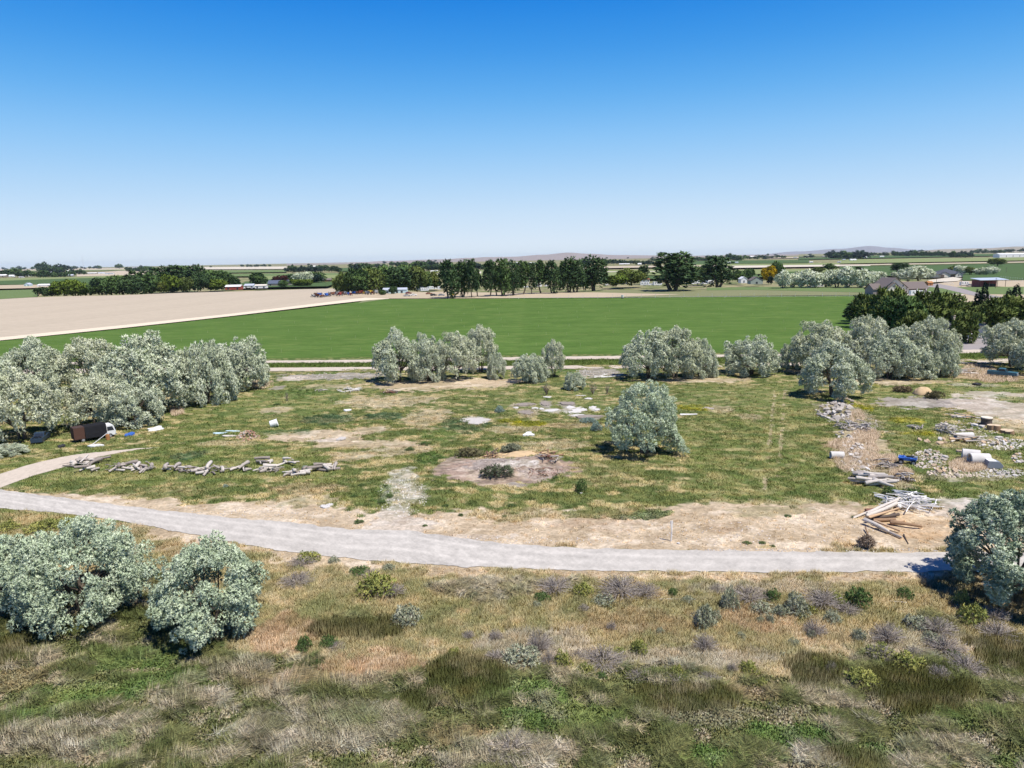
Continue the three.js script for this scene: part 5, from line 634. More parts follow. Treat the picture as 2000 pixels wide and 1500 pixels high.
// a heap: sticks lie across each other, higher towards the middle
function heap(px, py, spread, n, seed, { len, rad, mats, shapes = logShapes, name, label, cat = 'log', group, rise = 0.5, yaw0 = null, deep = 0.7 }) {
  const r = rng(seed), c = GR(px, py), R = spread / scaleAt(c);
  for (let i = 0; i < n; i++) {
    const a = r() * 6.28, q = R * Math.sqrt(r()) * 0.85, x = c.x + Math.cos(a) * q, z = c.z + Math.sin(a) * q * deep, L = mix(...len, r()), rr = mix(...rad, r()) * (shapes === stickShapes ? 1.5 : 1), up_ = 1.25 * rise * (1 - 0.8 * q / R) * (i / n), tilt = (r() - 0.5) * 0.35;
    stick(shapes[Math.floor(r() * shapes.length)], mats[Math.floor(r() * mats.length)], L, rr, V(x, groundY(x, z) + rr * 0.75 + up_ + Math.abs(Math.sin(tilt)) * L * 0.36, z), yaw0 === null ? r() * 6.28 : yaw0 + (r() - 0.5) * 1.1, tilt, name, label, cat, group);
  }
}
{ // the row of log heaps beside the track
  const g = 'grey logs in the row of heaps beside the dirt track', base = { len: [0.9, 2.5], rad: [0.08, 0.29], mats: [W.pale, W.pale, W.grey, W.mid], name: 'log', group: g };
  [[160, 908, 32, 15, 'weathered grey log in the heap at the dirt track'], [192, 903, 16, 5, 'weathered grey log in the heap at the dirt track'], [172, 922, 18, 5, 'weathered grey log in the heap at the dirt track'], [232, 918, 30, 8], [286, 916, 28, 9], [332, 920, 22, 5], [360, 921, 24, 8], [412, 922, 30, 13], [468, 921, 22, 6], [512, 906, 22, 4], [528, 921, 26, 8], [566, 906, 18, 5], [588, 926, 30, 11], [632, 918, 30, 12]].forEach(([x, y, s, n, l], i) => heap(x, y, s, n, 300 + i, { ...base, label: l ?? 'weathered grey log in the long row of heaps on green grass', rise: 0.75 }));
  [[160, 908, 34], [232, 917, 30], [286, 916, 30], [360, 921, 28], [412, 921, 32], [528, 921, 26], [590, 925, 34], [634, 917, 28]].forEach(([x, y, s], i) => heap(x, y, s, 9, 330 + i, { len: [0.9, 2.4], rad: [0.025, 0.06], mats: [W.grey, W.mid, W.pale], shapes: stickShapes, name: 'stick', label: 'thin grey branch among the log heaps beside the dirt track', cat: 'branch', group: 'thin branches among the log heaps', rise: 0.8 }));
}
heap(682, 763, 24, 30, 401, { len: [1, 3], rad: [0.035, 0.07], mats: [W.white, W.pale, W.white], shapes: stickShapes, name: 'bleached_branch', label: 'bleached branch in the small white heap on the green pasture', group: 'bleached branches of the small heap', cat: 'branch', rise: 0.5, deep: 0.9 });
heap(762, 768, 18, 26, 402, { len: [0.9, 2.2], rad: [0.04, 0.08], mats: [W.red, W.brown, W.grey], shapes: stickShapes, name: 'branch', label: 'reddish brown branch in the small heap on tan grass', group: 'reddish branches of the small heap', cat: 'branch', rise: 0.6 });
heap(628, 763, 14, 9, 403, { len: [0.8, 1.8], rad: [0.04, 0.08], mats: [W.pale, W.grey], shapes: stickShapes, name: 'branch', label: 'scattered grey branch in green grass beside the bleached heap', group: 'scattered branches in the pasture', cat: 'branch', rise: 0.1 });
heap(1772, 986, 56, 72, 404, { len: [1.2, 3.6], rad: [0.045, 0.095], mats: [W.white], shapes: stickShapes.concat(logShapes.slice(0, 2)), name: 'bleached_branch', label: 'bleached white branch in the big white heap beside the log pile', group: 'bleached branches of the big white heap', cat: 'branch', rise: 1.1, deep: 0.9 });
{ // the pile of long trunks by the road, each from end to end
  const g = 'long trunks piled beside the gravel road';
  for (const [x0, y0, x1, y1, rad, h0, h1, m] of [[1667, 1013, 1757, 988, 0.13, 0.1, 0.9, 'pale'], [1694, 1012, 1752, 992, 0.2, 0.5, 0.9, 'pale'], [1692, 1018, 1750, 997, 0.22, 0.6, 0.8, 'pale'], [1696, 1023, 1754, 1003, 0.15, 0.7, 0.6, 'tan'], [1700, 1016, 1755, 1010, 0.18, 0.25, 0.3, 'dark'], [1706, 1020, 1748, 1018, 0.2, 0.2, 0.2, 'brown'], [1688, 1024, 1735, 1043, 0.22, 0.5, 0.25, 'pale'], [1712, 1032, 1760, 1053, 0.14, 0.2, 0.18, 'grey'], [1706, 1026, 1757, 1042, 0.13, 0.5, 0.3, 'tan'], [1738, 1025, 1800, 1033, 0.24, 0.3, 0.25, 'brown'], [1742, 1022, 1766, 1020, 0.16, 0.2, 0.2, 'tan'], [1690, 1000, 1710, 998, 0.18, 0.2, 0.2, 'red'], [1765, 1046, 1774, 1063, 0.07, 0.1, 0.06, 'dark'], [1690, 1035, 1697, 1050, 0.08, 0.3, 0.06, 'brown'], [1748, 992, 1756, 999, 0.22, 0.5, 0.5, 'white']]) { const a = GR(x0, y0), b = GR(x1, y1); a.y += h0; b.y += h1; const d = b.clone().sub(a), L = d.length(); stick(logShapes[(x0 + y0) % 6], W[m], L, rad, a.clone().lerp(b, 0.5), Math.atan2(-d.z, d.x), Math.asin(d.y / L), 'trunk', 'long stripped tree trunk in the pile beside the gravel road', 'log', g); }
}
heap(1652, 835, 26, 34, 405, { len: [0.9, 2.6], rad: [0.035, 0.09], mats: [W.grey, W.pale, W.grey], shapes: stickShapes, name: 'branch', label: 'grey branch in the brushwood heap between the stone heaps', group: 'grey branches among the stone heaps', cat: 'branch', rise: 1.0, deep: 1.1 }); heap(1685, 838, 20, 26, 406, { len: [0.9, 2.6], rad: [0.035, 0.09], mats: [W.grey, W.pale], shapes: stickShapes, name: 'branch', label: 'grey branch in the brushwood heap between the stone heaps', group: 'grey branches among the stone heaps', cat: 'branch', rise: 1.0 });
heap(1730, 912, 20, 24, 407, { len: [0.8, 2.2], rad: [0.03, 0.08], mats: [W.grey, W.grey, W.dark], shapes: stickShapes, name: 'dark_branch', label: 'dark grey branch in the heap beside the blue quad bike', group: 'dark branches beside the quad bike', cat: 'branch', rise: 0.8, deep: 1 }); heap(1765, 938, 20, 26, 408, { len: [0.7, 1.8], rad: [0.03, 0.09], mats: [W.grey, W.dark, W.pale], shapes: stickShapes, name: 'dark_branch', label: 'dark grey branch in the heap beside the blue quad bike', group: 'dark branches beside the quad bike', cat: 'branch', rise: 0.9 });
heap(1705, 942, 34, 15, 409, { len: [1.4, 3.2], rad: [0.16, 0.3], mats: [W.pale, W.pale, W.grey], name: 'log', label: 'thick pale log in the heap at the foot of the rubble line', group: 'thick logs at the foot of the rubble line', rise: 0.8, yaw0: -0.5, deep: 1 });
heap(1848, 842, 16, 32, 410, { len: [0.8, 2.2], rad: [0.035, 0.1], mats: [W.grey, W.pale], shapes: stickShapes, name: 'branch', label: 'grey branch in the tall tangle beside the white culvert pipe', group: 'branches of the tall tangle', cat: 'branch', rise: 1.4, deep: 1.4 }); heap(1890, 864, 34, 10, 411, { len: [2.5, 4.4], rad: [0.12, 0.2], mats: [W.grey, W.tan, W.pale], name: 'beam', label: 'weathered timber in the stack below the white culvert pipe', cat: 'timber', group: 'weathered timbers of the stack', rise: 0.6, yaw0: 0.25, deep: 0.5 });
heap(1882, 815, 26, 12, 412, { len: [1.4, 3], rad: [0.06, 0.14], mats: [W.pale, W.grey, W.tan], name: 'beam', label: 'loose grey timber on the ground beside the giant stump', cat: 'timber', group: 'loose timbers beside the giant stump', rise: 0.25, yaw0: -0.2 }); heap(1790, 838, 18, 10, 413, { len: [0.7, 1.8], rad: [0.04, 0.1], mats: [W.pale, W.grey], shapes: stickShapes, name: 'bleached_branch', label: 'pale branch in the little heap on bright green grass', cat: 'branch', group: 'pale branches of the little heap', rise: 0.4 }); heap(1875, 728, 30, 26, 414, { len: [1.5, 4], rad: [0.05, 0.12], mats: [W.pale, W.grey, W.white], shapes: stickShapes.concat(logShapes), name: 'branch', label: 'grey branch in the heap under the olives beside dry grass', cat: 'branch', group: 'branches of the heap under the olives', rise: 0.8 });
heap(1185, 737, 24, 4, 415, { len: [2.5, 4.5], rad: [0.09, 0.14], mats: [W.white], name: 'trunk', label: 'bleached fallen trunk lying below the farm lane', cat: 'log', group: 'bleached trunks below the lane', rise: 0.1, yaw0: 0.05, deep: 0.3 });
{ const a = GR(1345, 812); stick(logShapes[1], W.white, 2.9, 0.2, V(a.x, a.y + 0.22, a.z), 0, 0.02, 'beam', 'single pale beam lying alone on the grass beside the lone olive', 'timber'); const f = GR(1322, 1173); stick(stickShapes[1], W.white, 3.0, 0.05, V(f.x, f.y + 0.1, f.z), -0.05, 0, 'fence_rail', 'thin white pole lying in the scrub below the gravel road', 'pole', 'white poles lying in the scrub'); const f2 = GR(1735, 1177); stick(stickShapes[2], W.white, 2.6, 0.05, V(f2.x, f2.y + 0.12, f2.z), -0.25, 0, 'fence_rail', 'thin white pole lying in the scrub below the gravel road', 'pole', 'white poles lying in the scrub'); }
// ---------- stones ----------
function stoneShape(seed) { const g = new THREE.IcosahedronGeometry(1, 1), p = g.attributes.position, r = rng(seed), o = r() * 20; for (let i = 0; i < p.count; i++) { const v = V(p.getX(i), p.getY(i), p.getZ(i)), k = 0.72 + 0.55 * fbm(v.x * 1.3 + o, v.y * 1.3 + v.z * 1.1 + o, 3); p.setXYZ(i, Math.max(-0.72, Math.min(0.8, v.x * k * 1.15)), Math.max(-0.5, Math.min(0.46, v.y * k * 0.8)), Math.max(-0.75, Math.min(0.7, v.z * k))); } g.computeVertexNormals(); return g; }
const stoneShapes = [0, 1, 2, 3, 4, 5].map((i) => stoneShape(60 + i)), stoneTex = (r, g, b) => matte(tiled(64, 64, (c, q) => { const k = 0.75 + 0.5 * wnoise(c / 8, q / 8, 8); return [r * k, g * k, b * k]; })), ST = [stoneTex(0.36, 0.32, 0.275), stoneTex(0.43, 0.385, 0.335), stoneTex(0.28, 0.24, 0.205), stoneTex(0.50, 0.465, 0.42), stoneTex(0.42, 0.32, 0.225), stoneTex(0.58, 0.55, 0.51), stoneTex(0.36, 0.20, 0.14), stoneTex(0.50, 0.37, 0.245)];
function stones(px, py, a, b, n, seed, size, mats, label, group, { rise = 0.4, name = 'stone', cat = 'stone' } = {}) { const r = rng(seed); for (let i = 0; i < n; i++) { const t = r() * 6.28, q = Math.sqrt(r()), p = GR(px + Math.cos(t) * a * q, py + Math.sin(t) * b * q), s = mix(...size, r() * r()), m = new THREE.Mesh(stoneShapes[Math.floor(r() * 6)], ST[mats[Math.floor(r() * mats.length)]]); m.position.set(p.x, p.y + s * 0.3 + rise * (1 - q) * (i / n), p.z); m.rotation.set(r() * 0.6, r() * 6.28, r() * 0.6); m.scale.set(s * (0.8 + 0.5 * r()), s * (0.7 + 0.4 * r()), s * (0.8 + 0.5 * r())); tag(put(m, name), label, cat, group); } }
function chips(name, list) { const m = []; for (const [px, py, a, b, n, seed, size, tone_] of list) { const r = rng(seed); for (let i = 0; i < n; i++) { const t = r() * 6.28, q = Math.sqrt(r()), p = GR(px + Math.cos(t) * a * q, py + Math.sin(t) * b * q), s = size * (0.5 + r()), k = 0.7 + 0.6 * r(); m.push([p, s, r() * 6.28, r() * 1.2, tone_.map((v) => v * k)]); } } const o = new THREE.InstancedMesh(stoneShapes[2], std(1, 1, 1, 0.95), m.length), X = new THREE.Matrix4(), q = new THREE.Quaternion(), c = new THREE.Color(); m.forEach(([p, s, yaw, roll, k], i) => { X.compose(V(p.x, p.y + s * 0.3, p.z), q.setFromEuler(new THREE.Euler(roll, yaw, 0)), V(s * 1.3, s, s)); o.setMatrixAt(i, X); o.setColorAt(i, c.setRGB(...k)); }); tag(put(o, name), null, null, null, 'stuff'); }
stones(1632, 805, 34, 17, 58, 501, [0.3, 0.62], [0, 1, 1, 2, 3], 'pale grey boulder in the stone heap below the olive', 'boulders of the stone heap below the olive', { rise: 0.7, name: 'boulder' });
stones(1648, 785, 22, 8, 14, 502, [0.25, 0.5], [2, 4, 0], 'brownish boulder in the shade of the olive on the stone heap', 'brown boulders under the olive', { name: 'boulder' });
stones(1668, 880, 20, 24, 26, 503, [0.2, 0.5], [3, 5, 1], 'whitish concrete lump in dry grass along the rubble line', 'concrete lumps along the rubble line', { name: 'concrete_lump', cat: 'rubble' });
stones(1660, 850, 26, 10, 18, 520, [0.18, 0.4], [3, 1, 5], 'whitish concrete lump in dry grass along the rubble line', 'concrete lumps along the rubble line', { name: 'concrete_lump', cat: 'rubble' }); stones(1690, 905, 24, 18, 26, 521, [0.18, 0.42], [3, 1, 5, 0], 'whitish concrete lump in dry grass along the rubble line', 'concrete lumps along the rubble line', { name: 'concrete_lump', cat: 'rubble' });
stones(1815, 896, 34, 16, 34, 504, [0.18, 0.4], [1, 0, 4, 3], 'pinkish grey stone in the heap beside the blue quad bike', 'stones of the heap beside the quad bike'); stones(1850, 923, 36, 9, 30, 505, [0.18, 0.38], [7, 4, 1, 2], 'tan stone in the low bank below the dry grass tuft', 'tan stones of the low bank'); stones(1955, 868, 44, 10, 34, 506, [0.18, 0.36], [3, 1, 7, 5], 'pale stone in the band beside the timber stack', 'pale stones beside the timber stack'); stones(1955, 924, 40, 8, 26, 507, [0.15, 0.32], [1, 3, 0], 'small grey stone in the band below the white tanks', 'grey stones below the white tanks'); stones(1990, 898, 14, 12, 16, 508, [0.2, 0.4], [3, 1, 7], 'pale stone in the heap beside the paddock soil', 'pale stones at the yard edge'); stones(1834, 862, 12, 6, 6, 509, [0.3, 0.55], [7, 3, 4], 'big tan boulder under the tall branch tangle', 'tan boulders under the tangle', { name: 'boulder' }); stones(1803, 863, 12, 4, 5, 510, [0.25, 0.5], [4, 7, 1], 'tan boulder alone in grass beside the branch tangle', 'tan boulders beside the tangle', { name: 'boulder' });
for (const [x, y, s, m, l] of [[1879, 843, 0.42, 3, 'pale grey boulder beside a tan one in green grass'], [1894, 843, 0.5, 4, 'tan boulder beside a pale grey one in green grass'], [1846, 894, 0.42, 3, 'single pale boulder in grass beside the stone heap'], [1875, 884, 0.5, 4, 'mottled boulder in grass above the white tanks'], [1903, 832, 0.5, 5, 'white flat boulder beside the giant stump'], [1917, 835, 0.5, 3, 'rounded white boulder beside the giant stump'], [1951, 857, 0.5, 3, 'pale boulder among the cut rounds'], [1325, 1062, 0.16, 5, 'small white stone beside the wooden stake'], [1982, 930, 0.25, 5, 'single white stone in grass at the yard edge'], [1135, 964, 0.18, 5, 'white stone at the foot of the small round shrub']]) { const p = GR(x, y), o = new THREE.Mesh(stoneShapes[(x + y) % 6], ST[m]); o.position.set(p.x, p.y + s * 0.35, p.z); o.scale.set(s * 1.2, s * 0.8, s); o.rotation.y = x; tag(put(o, 'boulder'), l, 'boulder'); }
stones(485, 852, 20, 9, 60, 511, [0.15, 0.26], [6, 7, 4, 1], 'broken brick in the reddish brick heap on the pasture', 'broken bricks of the reddish heap', { rise: 1.1, name: 'brick', cat: 'brick' });
chips('rubble_chips', [[1632, 806, 40, 20, 160, 601, 0.14, [0.46, 0.42, 0.37]], [1675, 885, 34, 44, 420, 602, 0.12, [0.55, 0.52, 0.48]], [1815, 898, 40, 18, 220, 603, 0.12, [0.5, 0.43, 0.37]], [1870, 924, 60, 10, 220, 604, 0.11, [0.52, 0.43, 0.34]], [1955, 868, 50, 12, 220, 605, 0.11, [0.58, 0.53, 0.46]], [1955, 925, 50, 10, 220, 606, 0.1, [0.5, 0.47, 0.43]], [485, 853, 24, 10, 160, 607, 0.08, [0.44, 0.27, 0.2]], [1000, 908, 100, 20, 240, 608, 0.07, [0.4, 0.33, 0.28]], [1075, 918, 36, 18, 160, 609, 0.08, [0.36, 0.25, 0.2]], [930, 821, 28, 8, 140, 610, 0.08, [0.6, 0.56, 0.5]], [660, 735, 110, 6, 160, 611, 0.12, [0.4, 0.37, 0.34]], [1160, 730, 50, 8, 120, 612, 0.12, [0.42, 0.39, 0.36]], [785, 970, 50, 40, 260, 613, 0.06, [0.62, 0.58, 0.52]], [1690, 830, 26, 14, 120, 614, 0.1, [0.45, 0.4, 0.36]], [1900, 840, 60, 22, 200, 615, 0.1, [0.5, 0.46, 0.4]], [1660, 1075, 320, 3, 260, 616, 0.05, [0.42, 0.39, 0.36]], [900, 1056, 300, 8, 260, 617, 0.05, [0.5, 0.46, 0.42]], [400, 1005, 200, 10, 160, 618, 0.05, [0.42, 0.38, 0.34]], [600, 1000, 160, 14, 120, 619, 0.05, [0.5, 0.45, 0.38]], [1450, 1040, 260, 26, 260, 620, 0.05, [0.52, 0.46, 0.4]]]);
function slab(x, y, w, d, m, name, label, group, thick = 0.12, seed = x, cat = 'slab') { const p = GR(x, y), s = scaleAt(p), r = rng(seed), pts = []; for (let i = 0; i < 18; i++) { const a = i / 18 * 6.28, q = 0.45 + 0.95 * noise(Math.cos(a) * 1.9 + seed * 0.7, Math.sin(a) * 1.9 + seed) + 0.14 * r(); pts.push(new THREE.Vector2(Math.cos(a) * w / s / 2 * q, Math.sin(a) * d * q)); } const g = new THREE.ExtrudeGeometry(new THREE.Shape(pts), { depth: thick, bevelEnabled: true, bevelSize: 0.03, bevelThickness: 0.03, bevelSegments: 1 }); g.rotateX(-Math.PI / 2); const o = new THREE.Mesh(g, m); o.position.set(p.x, p.y + 0.02, p.z); o.rotation.set((r() - 0.5) * 0.12, 0, (r() - 0.5) * 0.1); return tag(put(o, name), label, cat, group); }
{ const g = 'broken white slabs lying in green grass'; for (const [x, y, w, d] of [[1045, 798, 12, 0.9], [1058, 799, 8, 0.6], [1077, 802, 28, 0.8], [1008, 797, 10, 0.7], [1116, 796, 20, 1.1], [1130, 802, 22, 1.2], [1140, 801, 14, 0.9], [1122, 806, 22, 1.0], [1158, 797, 16, 1.0], [1165, 800, 12, 0.9], [1127, 812, 30, 0.8], [1151, 779, 14, 0.6], [1135, 773, 16, 0.5], [1069, 776, 14, 0.5]]) slab(x, y, w, d, ST[5], 'concrete_slab', 'broken whitish slab lying in the green pasture behind the burn heap', g, 0.05); for (const [x, y, w, d] of [[1030, 806, 26, 1.6], [1066, 790, 16, 1.4], [1108, 789, 26, 1.8], [1025, 791, 40, 0.8], [1145, 815, 60, 0.9]]) slab(x, y, w, d, ST[2], 'rubble_mound', 'low brownish rubble mound among the white slabs', 'brown rubble among the white slabs', 0.14, x, 'rubble'); }
slab(1032, 851, 20, 0.8, M.white, 'white_sheet', 'crumpled white sheet on grass behind the burn heap', null, 0.3); slab(303, 839, 26, 1.4, M.white, 'white_sheet', 'pale sheet on grass in front of the silver thicket', null, 0.2); slab(679, 802, 14, 0.6, M.white, 'white_sheet', 'small white scrap alone in the green pasture', null, 0.15); slab(636, 990, 24, 0.7, ST[5], 'concrete_slab', 'flat grey slab in dry grass just above the gravel road', null, 0.1); slab(431, 847, 26, 0.4, M.palegreen, 'plank', 'pale plank lying beside the brick heap', 'pale planks beside the brick heap', 0.1); slab(455, 843, 22, 0.4, M.palegreen, 'plank', 'pale plank lying beside the brick heap', 'pale planks beside the brick heap', 0.1); slab(448, 852, 30, 0.4, W.pale, 'plank', 'pale plank lying beside the brick heap', 'pale planks beside the brick heap', 0.1); slab(930, 822, 50, 2.0, ST[3], 'rubble_patch', 'pale flat rubble patch in the pasture', null, 0.1, 5, 'rubble'); slab(668, 858, 18, 0.9, ST[3], 'concrete_slab', 'grey slab half buried in the tan patch of pasture', null, 0.15); slab(1382, 799, 18, 0.7, ST[0], 'concrete_slab', 'small grey slab in grass beside the yellow flowers', null, 0.15);
function mound(x, y, w, d, h, m, name, label, cat) { const p = GR(x, y), s = scaleAt(p), R = w / s / 2, g = new THREE.SphereGeometry(1, 28, 12, 0, 6.2832, 0, Math.PI / 2), q = g.attributes.position; for (let i = 0; i < q.count; i++) { const a = V(q.getX(i), q.getY(i), q.getZ(i)), n = 0.72 + 0.56 * fbm(a.x * 1.8 + x, a.z * 1.8 + a.y, 4); q.setXYZ(i, a.x * R * (0.8 + 0.3 * n), (a.y ** 1.5) * h * n - 0.05, a.z * d * (0.8 + 0.3 * n)); } g.computeVertexNormals(); const o = new THREE.Mesh(g, m); o.position.copy(p); return tag(put(o, name), label, cat); }
const sandTex = stoneTex(0.54, 0.395, 0.23); mound(1803, 769, 34, 1.6, 1.3, sandTex, 'sand_pile', 'peaked pile of golden sand on grey ash ground', 'sand pile'); mound(1020, 889, 62, 1.6, 0.55, sandTex, 'sand_pile', 'low bank of golden sand behind the burn heap', 'sand pile');
function brushHeap(x, y, w, h, tones, label, name = 'brush_heap') { const L = [], r = rng(x), p = GR(x, y), s = scaleAt(p), R = w / s / 2, H = h / s; for (let i = 0; i < 22; i++) { const a = r() * 6.28, q = Math.sqrt(r()) * 0.8; L.push({ x: Math.cos(a) * q * R, y: H * 0.62 * (1 - q * q) + 0.1, z: Math.sin(a) * q * R * 0.6, r: 0.22 * R }); } const o = new THREE.Group(); part('foliage', crown(L, { sprigs: 900, len: 0.32, n: 4, w: 0.14, tones, seed: x, lift: 0.1, inner: 0.4 }), leafMat, o); const t = twigs(x + 1, 40, R, H * 0.9, BROWNT, 0.02); part('stems', t, leafMat, o); o.position.copy(p); return tag(put(o, name), label, 'brush heap'); }
brushHeap(972, 930, 68, 22, [[0.120, 0.140, 0.085], [0.085, 0.105, 0.062], [0.165, 0.180, 0.110]], 'heap of cut dark green boughs in front of the burn heap'); brushHeap(918, 891, 56, 12, [[0.190, 0.170, 0.090], [0.150, 0.140, 0.075]], 'low heap of withered brown boughs behind the burn heap'); brushHeap(1000, 882, 44, 12, [[0.220, 0.235, 0.160], [0.170, 0.185, 0.125]], 'grey green cut boughs behind the sand bank'); brushHeap(1825, 778, 44, 12, [[0.130, 0.120, 0.060], [0.090, 0.085, 0.045]], 'dark withered boughs beside the sand pile'); brushHeap(1762, 765, 40, 8, [[0.220, 0.170, 0.105], [0.170, 0.130, 0.080]], 'low brown boughs behind the ash ground'); brushHeap(1692, 1070, 34, 26, [[0.330, 0.260, 0.200], [0.260, 0.200, 0.150]], 'withered brown brush heap between trunk pile and gravel road');
heap(962, 893, 20, 20, 416, { len: [1, 2.4], rad: [0.05, 0.1], mats: [W.tan, W.brown, W.red, W.dark], name: 'plank', label: 'broken timber in the burn heap', cat: 'timber', group: 'broken timbers of the burn heap', rise: 1.0, deep: 0.9 }); heap(1072, 900, 22, 24, 417, { len: [1, 2.4], rad: [0.04, 0.1], mats: [W.tan, W.pale, W.red, W.grey], name: 'plank', label: 'splintered pale timber at the sandy end of the burn heap', cat: 'timber', group: 'splintered timbers of the burn heap', rise: 0.9, deep: 0.9 });
heap(1060, 918, 40, 26, 418, { len: [0.6, 1.6], rad: [0.02, 0.05], mats: [W.brown, W.red, W.dark], shapes: stickShapes, name: 'stick', label: 'burnt brown stick scattered over the burn heap', cat: 'stick', group: 'burnt sticks of the burn heap', rise: 0.1 });
// ---------- culverts, tanks, stump, cut rounds ----------
function tube(r0, r1, len, m) { const o = new THREE.Group(), t = r0 - r1, g = new THREE.LatheGeometry([[r1, len / 2], [r1, -len / 2], [r0, -len / 2], [r0, len / 2], [r1, len / 2]].map(([a, b]) => new THREE.Vector2(a, b)), 22); g.rotateZ(Math.PI / 2); part('shell', g, m, o); part('rim', (() => { const q = new THREE.TorusGeometry(r0 - t / 2, t * 0.75, 6, 22); q.rotateY(Math.PI / 2); q.translate(-len / 2, 0, 0); return q; })(), m, o); return o; }
function lay(o, x, y, up_, turn, name, label, cat, group) { const p = GR(x, y); o.position.set(p.x, p.y + up_, p.z); o.rotation.y = turn; return tag(put(o, name), label, cat, group); }
const concrete = stoneTex(0.60, 0.57, 0.525); lay(tube(0.5, 0.4, 1.6, concrete), 1635, 895, 0.42, -0.15, 'culvert_pipe', 'short white culvert pipe lying in dry grass at the rubble line', 'pipe'); lay(tube(0.42, 0.34, 2.6, concrete), 1882, 858, 0.6, 0.1, 'culvert_pipe', 'long white culvert pipe lying on the timber stack', 'pipe'); lay(tube(0.7, 0.58, 1.9, concrete), 1896, 899, 0.75, -0.5, 'culvert_pipe', 'fat white culvert pipe tipped above the dry grass', 'pipe'); lay(tube(0.75, 0.6, 2.2, concrete), 1912, 907, 0.7, -0.15, 'culvert_pipe', 'fattest white culvert pipe beside the grey box', 'pipe');
{ const o = new THREE.Group(); part('barrel', new THREE.LatheGeometry([[0, 0], [0.52, 0], [0.56, 0.1], [0.6, 1.1], [0.66, 1.25], [0.58, 1.25], [0.5, 0.15], [0, 0.12]].map(([a, b]) => new THREE.Vector2(a, b)), 20).rotateZ(-1.35).translate(-0.6, 0.58, 0), M.white, o); part('hoop', new THREE.TorusGeometry(0.62, 0.03, 6, 20).rotateY(Math.PI / 2 - 0.2).translate(0.35, 0.72, 0), M.trim, o); lay(o, 535, 835, 0, 0.3, 'barrel', 'white open tub lying on its side in the pasture', 'tub'); }
{ const o = new THREE.Group(); part('box', prism([[-1.1, 0.15], [1.1, 0.15], [1.3, 0.6], [0.7, 1.25], [-0.9, 1.25]], 1.5, 0, 0, 0, 0.04), M.steel, o); part('window', prism([[0.85, 0.62], [1.22, 0.62], [0.8, 1.1], [0.6, 1.1]], 1.56), M.glass, o); part('tarp', bx(1.2, 0.08, 1.6, -0.3, 1.36, 0), M.white, o); lay(o, 1938, 914, 0, -0.2, 'truck_cab', 'grey dismounted truck cab beside the white culvert pipes', 'truck cab'); o.scale.setScalar(0.75); }
{ const o = new THREE.Group(); const g = new THREE.LatheGeometry([[1.0, 0], [0.75, 0.25], [0.72, 0.7], [0.82, 1.05], [0.84, 1.12], [0, 1.12]].map(([a, b]) => new THREE.Vector2(a, b)), 16), p = g.attributes.position; for (let i = 0; i < p.count; i++) { const a = Math.atan2(p.getZ(i), p.getX(i)), k = 1 + 0.14 * Math.sin(a * 4 + 1) * (1 - p.getY(i)); p.setX(i, p.getX(i) * k); p.setZ(i, p.getZ(i) * k); } g.computeVertexNormals(); part('stump', g, W.dark, o); part('cut_face', cy(0.8, 0.82, 0.12, 0, 1.19, 0, 18), stoneTex(0.74, 0.66, 0.52), o); lay(o, 1926, 830, 0, 0, 'tree_stump', 'giant tree stump with a broad pale cut top', 'stump'); }
for (const [x, y, r, h, t, l] of [[1945, 841, 0.6, 0.8, 0, 'pale upright cut round beside the giant stump'], [1962, 846, 0.55, 0.5, 0.1, 'flat cut round with a whitish face'], [1972, 848, 0.6, 0.55, 0.25, 'tilted cut round with a tan face'], [1935, 840, 0.5, 0.8, 0.1, 'brown cut round leaning at the giant stump']]) { const o = new THREE.Group(); part('bark', cy(r, r * 1.05, h, 0, h / 2, 0, 14), W.brown, o); part('cut_face', cy(r * 0.94, r * 0.94, 0.06, 0, h + 0.02, 0, 14), stoneTex(0.64, 0.50, 0.34), o); o.rotation.z = t; lay(o, x, y, 0, 0, 'cut_round', l, 'log round'); o.rotation.z = t; }
{ const o = new THREE.Group(); part('tread', new THREE.TorusGeometry(0.62, 0.2, 8, 24).rotateX(Math.PI / 2).translate(0, 0.2, 0), M.tyre, o); part('rim', cy(0.4, 0.4, 0.16, 0, 0.18, 0, 16), M.steel, o); lay(o, 1908, 752, 0, 0, 'tyre', 'big black tyre lying flat on pale soil', 'tyre'); }
{ // blue quad bike
  const o = new THREE.Group(); part('body', mergeGeometries([prism([[-0.85, 0.5], [0.85, 0.5], [0.95, 0.75], [0.5, 0.95], [0.1, 0.8], [-0.6, 0.85], [-0.95, 0.75]], 0.5, 0, 0, 0, 0.06)]), M.blue, o); for (const s of [-1, 1]) for (const x of [-0.62, 0.66]) part('fender', bx(0.72, 0.07, 0.42, x, 0.82, s * 0.42), M.blue, o); part('seat', prism([[-0.7, 0.88], [0.05, 0.85], [0.1, 0.98], [-0.65, 1.05]], 0.36, 0, 0, 0, 0.04), M.black, o); part('handlebar', mergeGeometries([cy(0.025, 0.025, 0.8, 0.35, 1.2, 0, 6, 'z'), cy(0.03, 0.04, 0.4, 0.42, 1.02, 0, 6)]), M.black, o); part('rack', bx(0.5, 0.05, 0.7, -0.8, 0.98, 0), M.steel, o); part('headlight', cy(0.1, 0.1, 0.06, 0.98, 0.78, 0, 10, 'x'), M.trim, o); wheels(o, [-0.65, 0.68], 0.48, 0.3, 0.24); lay(o, 1772, 906, 0, 2.6, 'quad_bike', 'bright blue quad bike parked in the grass beside stone heaps', 'quad bike'); o.scale.setScalar(1.05); }
